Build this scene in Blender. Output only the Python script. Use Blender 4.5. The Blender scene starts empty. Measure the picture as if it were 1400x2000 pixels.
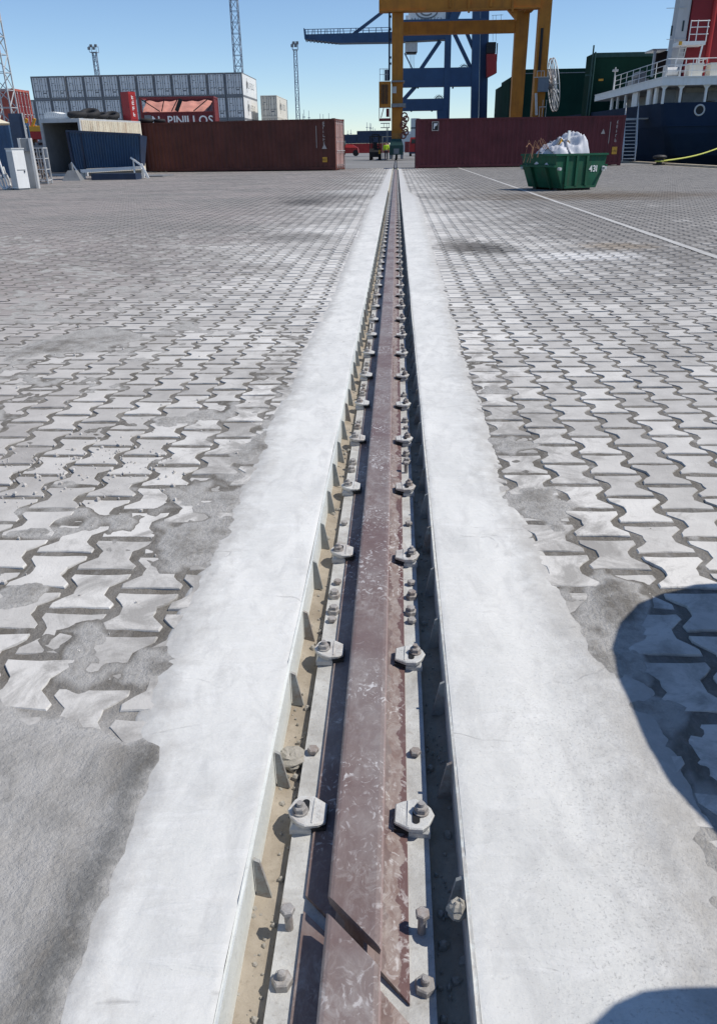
import bpy, math, random
import numpy as np
from mathutils import Vector, Matrix, Quaternion

random.seed(7)
rad = math.radians
SC = bpy.context.scene
COL = SC.collection

# ------------------------------------------------------------------ camera
YAW, PITCH, ROLL = rad(2.938), rad(25.29), rad(0.9)
CAM = Vector((0.0612, 0.0, 1.11))
FW = Vector((-math.sin(YAW) * math.cos(PITCH), math.cos(YAW) * math.cos(PITCH), -math.sin(PITCH)))
_r = Vector((math.cos(YAW), math.sin(YAW), 0))
_u = _r.cross(FW)
RT = _r * math.cos(ROLL) - _u * math.sin(ROLL)
UP = _u * math.cos(ROLL) + _r * math.sin(ROLL)
cd = bpy.data.cameras.new('camera')
cd.sensor_width = 36.0
cd.lens = 27.0
cd.clip_start = 0.02
cd.clip_end = 6000
cam = bpy.data.objects.new('camera', cd)
COL.objects.link(cam)
m3 = Matrix((RT, UP, -FW)).transposed()
cam.matrix_world = Matrix.Translation(CAM) @ m3.to_4x4()
SC.camera = cam

# ------------------------------------------------------------------ light
SUN_EL = 54.0
SUN_AZ = 90.5          # clockwise from +Y
w = bpy.data.worlds.new('World')
SC.world = w
w.use_nodes = True
nt = w.node_tree
sky = nt.nodes.new('ShaderNodeTexSky')
sky.sky_type = 'NISHITA'
sky.sun_disc = False
sky.sun_elevation = rad(SUN_EL)
sky.sun_rotation = rad(SUN_AZ)
sky.air_density = 0.85
sky.dust_density = 0.0
sky.ozone_density = 5.0
bg = nt.nodes['Background']
bg.inputs[1].default_value = 0.148
nt.links.new(sky.outputs[0], bg.inputs[0])
sl = bpy.data.lights.new('sun', 'SUN')
sl.energy = 5.0
sl.angle = rad(0.5)
sl.color = (1.0, 0.935, 0.84)
so = bpy.data.objects.new('sun', sl)
COL.objects.link(so)
sdir = Vector((math.sin(rad(SUN_AZ)) * math.cos(rad(SUN_EL)), math.cos(rad(SUN_AZ)) * math.cos(rad(SUN_EL)), math.sin(rad(SUN_EL))))
so.rotation_euler = sdir.to_track_quat('Z', 'Y').to_euler()
so.location = (30, -5, 40)
vs = SC.view_settings
vs.view_transform = 'Standard'
vs.look = 'None'
vs.exposure = -0.15
vs.gamma = 1.0
vs.use_curve_mapping = False


# ------------------------------------------------------------------ helpers
def _ray(x, y):
    return FW + RT * ((x - 700.0) / 1500.0) - UP * ((y - 1000.0) / 1500.0)


def at(x, y, Y):
    """world point seen at photo pixel (x, y) at the distance Y along the rail"""
    d = _ray(x, y)
    return CAM + d * ((Y - CAM.y) / d.y)


def ax(x, y, Y):
    return at(x, y, Y).x


def az(x, y, Y):
    return at(x, y, Y).z


def project(p):
    d = Vector(p) - CAM
    z = d.dot(FW)
    return 700 + 1500 * d.dot(RT) / z, 1000 - 1500 * d.dot(UP) / z, z


def link(o):
    COL.objects.link(o)
    return o


def tag(o, label=None, cat=None, group=None, kind=None):
    if label:
        o['label'] = label
    if cat:
        o['category'] = cat
    if group:
        o['group'] = group
    if kind:
        o['kind'] = kind
    return o


def thing(name, label, cat, loc=(0, 0, 0), group=None, rz=0.0):
    o = link(bpy.data.objects.new(name, None))
    o.empty_display_size = 0.2
    o.location = loc
    o.rotation_euler = (0, 0, rz)
    return tag(o, label, cat, group)


def dup(root, loc=None, rz=None, label=None, group=None):
    def cp(o, par):
        c = o.copy()
        COL.objects.link(c)
        c.parent = par
        for ch in CHILD.get(o.name, []):
            k = cp(ch, c)
            CHILD.setdefault(c.name, []).append(k)
        return c
    r = cp(root, None)
    if loc is not None:
        r.location = loc
    if rz is not None:
        r.rotation_euler = (0, 0, rz)
    if label:
        r['label'] = label
    if group:
        r['group'] = group
    return r


CHILD = {}


def adopt(o, parent):
    o.parent = parent
    CHILD.setdefault(parent.name, []).append(o)


def root_loc(o):
    while o.parent:
        o = o.parent
    return o.location


class MB:
    def __init__(self):
        self.v, self.f = [], []

    def add(self, vs_, fs_):
        b = len(self.v)
        self.v += [tuple(p) for p in vs_]
        self.f += [tuple(i + b for i in q) for q in fs_]
        return self

    def box(self, x0, x1, y0, y1, z0, z1):
        if x0 > x1: x0, x1 = x1, x0
        if y0 > y1: y0, y1 = y1, y0
        if z0 > z1: z0, z1 = z1, z0
        return self.add([(x0, y0, z0), (x1, y0, z0), (x1, y1, z0), (x0, y1, z0), (x0, y0, z1), (x1, y0, z1), (x1, y1, z1), (x0, y1, z1)],
                        [(0, 3, 2, 1), (4, 5, 6, 7), (0, 1, 5, 4), (1, 2, 6, 5), (2, 3, 7, 6), (3, 0, 4, 7)])

    def bar(self, a, b, wd, dp=None, up=(0, 1, 0)):
        """rectangular beam from a to b; dp is measured along 'up', wd across it"""
        dp = wd if dp is None else dp
        a, b = Vector(a), Vector(b)
        d = (b - a).normalized()
        u = Vector(up)
        if abs(d.dot(u)) > 0.95:
            u = Vector((0, 0, 1)) if abs(d.z) < 0.9 else Vector((0, 1, 0))
        s = d.cross(u).normalized()
        u = s.cross(d).normalized()
        p = []
        for c in (a, b):
            for i, j in ((-1, -1), (1, -1), (1, 1), (-1, 1)):
                p.append(c + s * (i * wd / 2) + u * (j * dp / 2))
        return self.add(p, [(0, 3, 2, 1), (4, 5, 6, 7), (0, 1, 5, 4), (1, 2, 6, 5), (2, 3, 7, 6), (3, 0, 4, 7)])

    def cyl(self, a, b, r0, r1=None, n=12, caps=True):
        r1 = r0 if r1 is None else r1
        a, b = Vector(a), Vector(b)
        d = (b - a).normalized()
        u = Vector((0, 0, 1)) if abs(d.z) < 0.9 else Vector((1, 0, 0))
        s = d.cross(u).normalized()
        u = s.cross(d)
        p = []
        for c, r in ((a, r0), (b, r1)):
            for i in range(n):
                t = 2 * math.pi * i / n
                p.append(c + s * (r * math.cos(t)) + u * (r * math.sin(t)))
        f = [(i, (i + 1) % n, n + (i + 1) % n, n + i) for i in range(n)]
        if caps:
            f += [tuple(range(n))[::-1], tuple(range(n, 2 * n))]
        return self.add(p, f)

    def tube(self, pts, r, n=8):
        pts = [Vector(p) for p in pts]
        p = []
        for k, c in enumerate(pts):
            d = (pts[min(k + 1, len(pts) - 1)] - pts[max(k - 1, 0)]).normalized()
            u = Vector((0, 0, 1)) if abs(d.z) < 0.9 else Vector((1, 0, 0))
            s = d.cross(u).normalized()
            u = s.cross(d)
            for i in range(n):
                t = 2 * math.pi * i / n
                p.append(c + s * (r * math.cos(t)) + u * (r * math.sin(t)))
        f = []
        for k in range(len(pts) - 1):
            f += [(k * n + i, k * n + (i + 1) % n, (k + 1) * n + (i + 1) % n, (k + 1) * n + i) for i in range(n)]
        f += [tuple(range(n))[::-1], tuple(range((len(pts) - 1) * n, len(pts) * n))]
        return self.add(p, f)

    def prism(self, poly, off):
        """closed polygon of 3-D points swept by the vector off"""
        n = len(poly)
        off = Vector(off)
        p = [Vector(q) for q in poly] + [Vector(q) + off for q in poly]
        f = [tuple(range(n))[::-1], tuple(range(n, 2 * n))]
        f += [(i, (i + 1) % n, n + (i + 1) % n, n + i) for i in range(n)]
        return self.add(p, f)

    def loft(self, rings, caps=True):
        n = len(rings[0])
        p = [q for r in rings for q in r]
        f = []
        for k in range(len(rings) - 1):
            f += [(k * n + i, k * n + (i + 1) % n, (k + 1) * n + (i + 1) % n, (k + 1) * n + i) for i in range(n)]
        if caps:
            f += [tuple(range(n))[::-1], tuple(range((len(rings) - 1) * n, len(rings) * n))]
        return self.add(p, f)

    def torus(self, c, R, r, n=20, m=8, axis='Z'):
        p = []
        for i in range(n):
            t = 2 * math.pi * i / n
            for j in range(m):
                s = 2 * math.pi * j / m
                q = ((R + r * math.cos(s)) * math.cos(t), (R + r * math.cos(s)) * math.sin(t), r * math.sin(s))
                if axis == 'X':
                    q = (q[2], q[0], q[1])
                if axis == 'Y':
                    q = (q[0], q[2], q[1])
                p.append((c[0] + q[0], c[1] + q[1], c[2] + q[2]))
        f = []
        for i in range(n):
            for j in range(m):
                f.append((i * m + j, ((i + 1) % n) * m + j, ((i + 1) % n) * m + (j + 1) % m, i * m + (j + 1) % m))
        return self.add(p, f)

    def corr(self, x0, x1, z0, z1, y, depth, pitch, along='x', flip=1):
        """corrugated sheet; runs along x (at y) or along y (at x=y)"""
        n = max(2, int(round((x1 - x0) / pitch)))
        pt = (x1 - x0) / n
        pr = []
        for i in range(n):
            b = x0 + i * pt
            pr += [(b, 0), (b + pt * 0.27, 0), (b + pt * 0.5, depth), (b + pt * 0.77, depth)]
        pr.append((x1, 0))
        p = []
        for u, d in pr:
            for z in (z0, z1):
                p.append((u, y + d * flip, z) if along == 'x' else (y + d * flip, u, z))
        f = [(2 * i, 2 * i + 2, 2 * i + 3, 2 * i + 1) for i in range(len(pr) - 1)]
        return self.add(p, f)

    def build(self, name, mat, parent=None, smooth=False, world=False, recalc=True):
        me = bpy.data.meshes.new(name)
        v = self.v
        if world and parent is not None:
            L = root_loc(parent)
            v = [(p[0] - L[0], p[1] - L[1], p[2] - L[2]) for p in v]
        me.from_pydata(v, [], self.f)
        if recalc:
            import bmesh
            bm = bmesh.new()
            bm.from_mesh(me)
            bmesh.ops.recalc_face_normals(bm, faces=bm.faces)
            bm.to_mesh(me)
            bm.free()
        if smooth:
            me.polygons.foreach_set('use_smooth', [True] * len(me.polygons))
        me.materials.append(mat)
        o = link(bpy.data.objects.new(name, me))
        if parent is not None:
            adopt(o, parent)
        return o


def grid_mesh(name, X, Y, Z, mat, parent=None):
    """numpy sheets (rows x cols)"""
    r, c = X.shape
    me = bpy.data.meshes.new(name)
    co = np.stack([X, Y, Z], -1).reshape(-1, 3).astype(np.float32)
    i = np.arange(r * c).reshape(r, c)
    q = np.stack([i[:-1, :-1], i[:-1, 1:], i[1:, 1:], i[1:, :-1]], -1).reshape(-1, 4)
    me.vertices.add(len(co))
    me.vertices.foreach_set('co', co.ravel())
    me.loops.add(q.size)
    me.loops.foreach_set('vertex_index', q.ravel().astype(np.int32))
    me.polygons.add(len(q))
    me.polygons.foreach_set('loop_start', (np.arange(len(q)) * 4).astype(np.int32))
    me.polygons.foreach_set('use_smooth', np.ones(len(q), bool))
    me.update()
    me.validate()
    me.materials.append(mat)
    o = link(bpy.data.objects.new(name, me))
    if parent is not None:
        adopt(o, parent)
    return o


_glyph = {}


def _char(ch, size, depth, bold):
    k = (ch, round(size, 3), depth, bold)
    if k not in _glyph:
        cu = bpy.data.curves.new('t', 'FONT')
        cu.body = ch
        cu.size = size
        cu.extrude = depth
        cu.offset = bold
        cu.resolution_u = 3
        cu.align_y = 'CENTER'
        o = bpy.data.objects.new('t', cu)
        COL.objects.link(o)
        me = bpy.data.meshes.new_from_object(o.evaluated_get(bpy.context.evaluated_depsgraph_get()))
        bpy.data.objects.remove(o)
        x = [v.co.x for v in me.vertices] or [0, size * .3]
        _glyph[k] = (me, min(x), max(x))
    return _glyph[k]


def text(s, size, mat, parent, M, name='letter', depth=0.004, bold=0.0):
    """flat lettering, one raised mesh per character, centred on M"""
    gl = [None if c == ' ' else _char(c, size, depth, bold) for c in s]
    gap = size * 0.09
    wd = [size * .3 if g_ is None else g_[2] - g_[1] for g_ in gl]
    x = -(sum(wd) + gap * (len(s) - 1)) / 2
    for g_, w_ in zip(gl, wd):
        if g_ is not None:
            me = g_[0].copy()
            me.name = name
            me.transform(M @ Matrix.Translation((x - g_[1], 0, 0)))
            me.materials.clear()
            me.materials.append(mat)
            adopt(link(bpy.data.objects.new(name, me)), parent)
        x += w_ + gap


def marks(parent, M, n_, size, mat, seed=0, pitch=None, vertical=False, depth=.003):
    """worn stencil marks too small to read: broken strokes, one raised mesh per sign"""
    rr_ = random.Random(seed)
    pitch = pitch or size * .8
    for i in range(n_):
        o_ = (i - (n_ - 1) / 2) * pitch
        cx0_, cy0_ = (0, -o_) if vertical else (o_, 0)
        h_, w_ = size * rr_.uniform(.8, 1.0), size * rr_.uniform(.35, .6)
        b = MB()
        st_ = size * .16
        x0_ = cx0_ - w_ / 2
        b.box(x0_, x0_ + st_, cy0_ - h_ / 2, cy0_ + h_ / 2 * rr_.choice((1, .6)), 0, depth)
        if rr_.random() < .75:
            b.box(x0_ + st_ + .0004, x0_ + w_, cy0_ + h_ / 2 - st_, cy0_ + h_ / 2, 0, depth)
        if rr_.random() < .6:
            b.box(x0_ + st_ + .0004, x0_ + w_, cy0_ - st_ / 2, cy0_ + st_ / 2, 0, depth)
        if rr_.random() < .5:
            b.box(x0_ + st_ + .0004, x0_ + w_, cy0_ - h_ / 2, cy0_ - h_ / 2 + st_, 0, depth)
        b.v = [tuple(M @ Vector(p)) for p in b.v]
        b.build('stencil_mark', mat, parent)


def face_to(origin, right, up):
    """matrix putting text x along right, y along up, at origin"""
    r, u = Vector(right).normalized(), Vector(up).normalized()
    n = r.cross(u)
    return Matrix.Translation(Vector(origin)) @ Matrix((r, u, n)).transposed().to_4x4()


# ------------------------------------------------------------------ noise
def _h(i, j, s):
    v = np.sin(i * 127.1 + j * 311.7 + s * 74.7) * 43758.5453
    return v - np.floor(v)


def vnoise(x, y, s=0):
    i, j = np.floor(x), np.floor(y)
    fx, fy = x - i, y - j
    fx, fy = fx * fx * (3 - 2 * fx), fy * fy * (3 - 2 * fy)
    return (_h(i, j, s) * (1 - fx) + _h(i + 1, j, s) * fx) * (1 - fy) + (_h(i, j + 1, s) * (1 - fx) + _h(i + 1, j + 1, s) * fx) * fy


def fbm(x, y, s=0, o=4):
    t, a, k = 0, 0.5, 0
    for q in range(o):
        t = t + a * vnoise(x * 2 ** q, y * 2 ** q, s + q * 3)
        k += a
        a *= 0.5
    return t / k


def sst(a, b, x):
    t = np.clip((x - a) / (b - a), 0, 1)
    return t * t * (3 - 2 * t)


# ------------------------------------------------------------------ materials
def _nodes(name):
    m = bpy.data.materials.new(name)
    m.use_nodes = True
    t = m.node_tree
    return m, t, t.nodes, t.links, t.nodes['Principled BSDF']


def _noise(n, l, vec, scale, detail=5, rough=0.6, dist=0.0):
    k = n.new('ShaderNodeTexNoise')
    k.inputs['Scale'].default_value = scale
    k.inputs['Detail'].default_value = detail
    k.inputs['Roughness'].default_value = rough
    k.inputs['Distortion'].default_value = dist
    l.new(vec, k.inputs['Vector'])
    return k.outputs['Fac']


def _ramp(n, l, fac, a, b, lo=0.0, hi=1.0):
    k = n.new('ShaderNodeMapRange')
    k.clamp = True
    k.inputs['From Min'].default_value = a
    k.inputs['From Max'].default_value = b
    k.inputs['To Min'].default_value = lo
    k.inputs['To Max'].default_value = hi
    l.new(fac, k.inputs['Value'])
    return k.outputs['Result']


def _mix(n, l, fac, a, b, blend='MIX'):
    k = n.new('ShaderNodeMix')
    k.data_type = 'RGBA'
    k.blend_type = blend
    for sock, v in ((k.inputs[0], fac), (k.inputs[6], a), (k.inputs[7], b)):
        if isinstance(v, (int, float)):
            sock.default_value = v
        elif isinstance(v, tuple):
            sock.default_value = v + (1,) if len(v) == 3 else v
        else:
            l.new(v, sock)
    return k.outputs[2]


def _math(n, l, op, a, b=None):
    k = n.new('ShaderNodeMath')
    k.operation = op
    for i, v in enumerate((a, b)):
        if v is None:
            continue
        if isinstance(v, (int, float)):
            k.inputs[i].default_value = v
        else:
            l.new(v, k.inputs[i])
    return k.outputs[0]


def _bump(n, l, p, h, strength, dist=0.01):
    b = n.new('ShaderNodeBump')
    b.inputs['Strength'].default_value = strength
    b.inputs['Distance'].default_value = dist
    l.new(h, b.inputs['Height'])
    l.new(b.outputs[0], p.inputs['Normal'])


def _map(n, l, vec, scale):
    k = n.new('ShaderNodeMapping')
    k.inputs['Scale'].default_value = scale
    l.new(vec, k.inputs['Vector'])
    return k.outputs[0]


_cache = {}


def paint(name, col, rough=0.55, var=0.18, scale=1.5, dirt=0.25, dirtcol=(0.09, 0.075, 0.06), metal=0.0, bump=0.05, bscale=40, streak=True, spec=0.4):
    """weathered paint / metal: mottled colour, vertical dirt streaks, fine relief"""
    if name in _cache:
        return _cache[name]
    m, t, n, l, p = _nodes(name)
    tc = n.new('ShaderNodeTexCoord')
    oi = n.new('ShaderNodeObjectInfo')
    ad = n.new('ShaderNodeVectorMath')
    ad.operation = 'ADD'
    sc = n.new('ShaderNodeVectorMath')
    sc.operation = 'SCALE'
    sc.inputs['Scale'].default_value = 53.0
    l.new(oi.outputs['Random'], sc.inputs[0])
    l.new(tc.outputs['Object'], ad.inputs[0])
    l.new(sc.outputs[0], ad.inputs[1])
    vec = ad.outputs[0]
    n1 = _noise(n, l, vec, scale)
    lo = tuple(c * (1 - var) for c in col)
    hi = tuple(min(0.95, c * (1 + var)) for c in col)
    base = _mix(n, l, _ramp(n, l, n1, 0.3, 0.7), lo, hi)
    if dirt > 0:
        sv = _map(n, l, vec, (1, 1, 0.12)) if streak else vec
        n2 = _noise(n, l, sv, scale * 3.2, 6, 0.65)
        base = _mix(n, l, _ramp(n, l, n2, 0.5, 0.78, 0, dirt), base, dirtcol)
    l.new(base, p.inputs['Base Color'])
    n3 = _noise(n, l, vec, bscale, 4)
    l.new(_ramp(n, l, n3, 0.2, 0.8, rough - 0.1, min(1, rough + 0.1)), p.inputs['Roughness'])
    p.inputs['Metallic'].default_value = metal
    p.inputs['Specular IOR Level'].default_value = spec
    if bump:
        _bump(n, l, p, n3, bump)
    _cache[name] = m
    return m


def _pos(n):
    g = n.new('ShaderNodeNewGeometry')
    return g


STAINS = [(1.13, 9.9, 0.42, 0.8, (0.075, 0.072, 0.068), 0.85), (0.85, 10.2, 0.3, 0.9, (0.13, 0.12, 0.11), 0.7),
          (-2.05, 19.5, 0.75, 1.3, (0.09, 0.088, 0.085), 0.8), (-1.6, 21.5, 1.6, 1.5, (0.14, 0.135, 0.13), 0.55), (-1.35, 11.4, 0.7, 0.7, (0.13, 0.125, 0.12), 0.6),
          (2.75, 9.95, 0.5, 0.42, (0.27, 0.215, 0.155), 0.6), (2.1, 9.0, 0.8, 0.4, (0.68, 0.675, 0.66), 0.7), (-1.0, 24, 1.0, 1.6, (0.45, 0.45, 0.44), 0.5)]


def paver_mat(name, per_object):
    m, t, n, l, p = _nodes(name)
    g = _pos(n)
    pos = g.outputs['Position']
    sx = n.new('ShaderNodeSeparateXYZ')
    l.new(pos, sx.inputs[0])
    if per_object:
        rnd = n.new('ShaderNodeObjectInfo').outputs['Random']
    else:
        rnd = g.outputs['Random Per Island']
    # how much pale cement dust lies on the block: most beside the rail
    absx = _math(n, l, 'ABSOLUTE', sx.outputs['X'])
    near = _ramp(n, l, absx, 0.5, 3.4, 1.0, 0.0)
    big = _noise(n, l, pos, 0.55, 4, 0.6)
    dust = _math(n, l, 'ADD', _math(n, l, 'MULTIPLY', near, 0.78), _ramp(n, l, big, 0.38, 0.7, -0.14, 0.36))
    fine = _noise(n, l, pos, 42, 6, 0.7)
    mid = _noise(n, l, pos, 9, 5, 0.65)
    dust = _math(n, l, 'ADD', dust, _ramp(n, l, mid, 0.3, 0.7, -0.13, 0.13))
    dust = _math(n, l, 'ADD', dust, _ramp(n, l, rnd, 0, 1, -0.22, 0.20))
    dust = _math(n, l, 'SUBTRACT', dust, _ramp(n, l, sx.outputs['Y'], 5, 26, 0.0, 0.38))
    dust = _math(n, l, 'SUBTRACT', dust, _ramp(n, l, sx.outputs['X'], -1.5, -6, 0.0, 0.25))
    dust = _ramp(n, l, dust, 0.0, 1.0)
    col = _mix(n, l, dust, (0.235, 0.225, 0.213), (0.635, 0.622, 0.592))
    # faint reddish cast of the older blocks to the left
    red = _noise(n, l, pos, 0.35, 3)
    lf = _ramp(n, l, sx.outputs['X'], -0.8, -2.6, 0.0, 0.55)
    col = _mix(n, l, _math(n, l, 'MULTIPLY', lf, _ramp(n, l, red, 0.35, 0.65)), col, (0.36, 0.315, 0.30))
    # dark oil and tyre stains
    st = _noise(n, l, _map(n, l, pos, (0.5, 0.9, 1)), 0.42, 5, 0.6, 0.4)
    far = _ramp(n, l, sx.outputs['Y'], 4.0, 14.0)
    col = _mix(n, l, _math(n, l, 'MULTIPLY', _ramp(n, l, st, 0.56, 0.74, 0, 0.55), far), col, (0.14, 0.135, 0.13))
    # rusty brown run-off round the skip
    dv = n.new('ShaderNodeVectorMath')
    dv.operation = 'DISTANCE'
    l.new(_map(n, l, pos, (0.55, 1.0, 0.0)), dv.inputs[0])
    dv.inputs[1].default_value = (5.0 * 0.55, 20.4, 0)
    rr = _math(n, l, 'ADD', dv.outputs['Value'], _ramp(n, l, _noise(n, l, pos, 1.1, 4), 0.3, 0.7, -0.6, 0.6))
    col = _mix(n, l, _ramp(n, l, rr, 0.5, 2.3, 0.78, 0.0), col, (0.135, 0.105, 0.075))
    # thin film of grey mud dragged over the blocks beside the strips
    mf = _noise(n, l, pos, 7, 7, 0.72, 0.6)
    bx = _ramp(n, l, absx, 0.60, 1.2, 0.28, 0.0)
    by = _ramp(n, l, sx.outputs['Y'], 3.0, 7.5, 1.0, 0.35)
    mk = _ramp(n, l, _math(n, l, 'ADD', mf, _math(n, l, 'MULTIPLY', bx, by)), 0.67, 0.84, 0, 0.75)
    col = _mix(n, l, mk, col, (0.25, 0.24, 0.225))
    # single stains: (centre x, y, half width x, y, colour, strength)
    for sxx, syy, wx_, wy_, sc_, k_ in STAINS:
        dv2 = n.new('ShaderNodeVectorMath')
        dv2.operation = 'DISTANCE'
        l.new(_map(n, l, pos, (1 / wx_, 1 / wy_, 0.0)), dv2.inputs[0])
        dv2.inputs[1].default_value = (sxx / wx_, syy / wy_, 0)
        q_ = _math(n, l, 'ADD', dv2.outputs['Value'], _ramp(n, l, mid, 0.3, 0.7, -0.45, 0.45))
        col = _mix(n, l, _ramp(n, l, q_, 0.5, 1.15, k_, 0.0), col, sc_)
    # pits of darker aggregate
    col = _mix(n, l, _ramp(n, l, fine, 0.6, 0.78, 0, 0.45), col, (0.17, 0.165, 0.155))
    dots = _noise(n, l, pos, 160, 3, 0.6)
    col = _mix(n, l, _ramp(n, l, dots, 0.62, 0.75, 0, 0.35), col, (0.2, 0.19, 0.18))
    l.new(col, p.inputs['Base Color'])
    p.inputs['Roughness'].default_value = 0.9
    p.inputs['Specular IOR Level'].default_value = 0.2
    _bump(n, l, p, _math(n, l, 'ADD', fine, _math(n, l, 'MULTIPLY', dots, 0.5)), 0.55, 0.004)
    return m


def mud_mat():
    m, t, n, l, p = _nodes('mortar_mud')
    g = _pos(n)
    pos = g.outputs['Position']
    sx = n.new('ShaderNodeSeparateXYZ')
    l.new(pos, sx.inputs[0])
    a = _noise(n, l, pos, 3.5, 6, 0.62, 0.5)
    b = _noise(n, l, pos, 30, 6, 0.7)
    wv = _noise(n, l, _map(n, l, pos, (9, 2.2, 1)), 1.5, 5, 0.6, 1.6)
    col = _mix(n, l, _ramp(n, l, a, 0.3, 0.7), (0.12, 0.11, 0.094), (0.215, 0.20, 0.178))
    col = _mix(n, l, _ramp(n, l, wv, 0.45, 0.75, 0, 0.45), col, (0.37, 0.365, 0.355))
    # fresh damp mortar along the edge of the cast strip, near left
    wx = _ramp(n, l, _math(n, l, 'ADD', sx.outputs['X'], _ramp(n, l, wv, 0.2, 0.8, -0.07, 0.07)), -0.50, -0.44, 0, 1)
    wy = _ramp(n, l, sx.outputs['Y'], 1.22, 1.12, 0, 1)
    lx = _ramp(n, l, sx.outputs['X'], -0.38, -0.36, 1, 0)
    col = _mix(n, l, _math(n, l, 'MULTIPLY', _math(n, l, 'MULTIPLY', wx, wy), _math(n, l, 'MULTIPLY', lx, 0.65)), col, (0.16, 0.165, 0.165))
    # smeared slop patch: paler cement skin
    px = _ramp(n, l, sx.outputs['X'], -0.45, -0.53, 0, 1)
    py = _ramp(n, l, sx.outputs['Y'], 1.42, 1.26, 0, 1)
    col = _mix(n, l, _math(n, l, 'MULTIPLY', _math(n, l, 'MULTIPLY', px, py), _ramp(n, l, wv, 0.2, 0.6, 0.65, 1.0)), col, (0.45, 0.435, 0.41))
    bl = _noise(n, l, _map(n, l, pos, (1.6, 1, 1)), 3.2, 6, 0.68, 1.2)
    bk = _math(n, l, 'MULTIPLY', _math(n, l, 'MULTIPLY', px, py), _ramp(n, l, bl, 0.42, 0.62, 0, 0.7))
    col = _mix(n, l, bk, col, (0.20, 0.195, 0.185))
    # far joints are plain dark grit
    fy = _ramp(n, l, sx.outputs['Y'], 4.0, 14.0, 0, 0.5)
    col = _mix(n, l, fy, col, (0.10, 0.095, 0.09))
    col = _mix(n, l, _ramp(n, l, b, 0.58, 0.75, 0, 0.45), col, (0.10, 0.095, 0.085))
    # where the film over a block is thin the pale block shows through
    grn = _noise(n, l, pos, 55, 6, 0.72)
    zz = _math(n, l, 'ADD', sx.outputs['Z'], _ramp(n, l, grn, 0.25, 0.75, -0.0035, 0.0035))
    thin = _math(n, l, 'MULTIPLY', _ramp(n, l, sx.outputs['Z'], -0.0015, 0.0005), _ramp(n, l, zz, 0.0005, 0.0075, 1, 0))
    col = _mix(n, l, _math(n, l, 'MULTIPLY', thin, 0.8), col, (0.48, 0.47, 0.45))
    col = _mix(n, l, _ramp(n, l, grn, 0.52, 0.7, 0, 0.35), col, (0.36, 0.35, 0.33))
    l.new(col, p.inputs['Base Color'])
    p.inputs['Roughness'].default_value = 0.92
    p.inputs['Specular IOR Level'].default_value = 0.2
    c = _noise(n, l, pos, 110, 5, 0.7)
    _bump(n, l, p, _math(n, l, 'ADD', _math(n, l, 'ADD', b, c), _math(n, l, 'MULTIPLY', grn, 1.2)), 0.8, 0.006)
    return m


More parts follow.
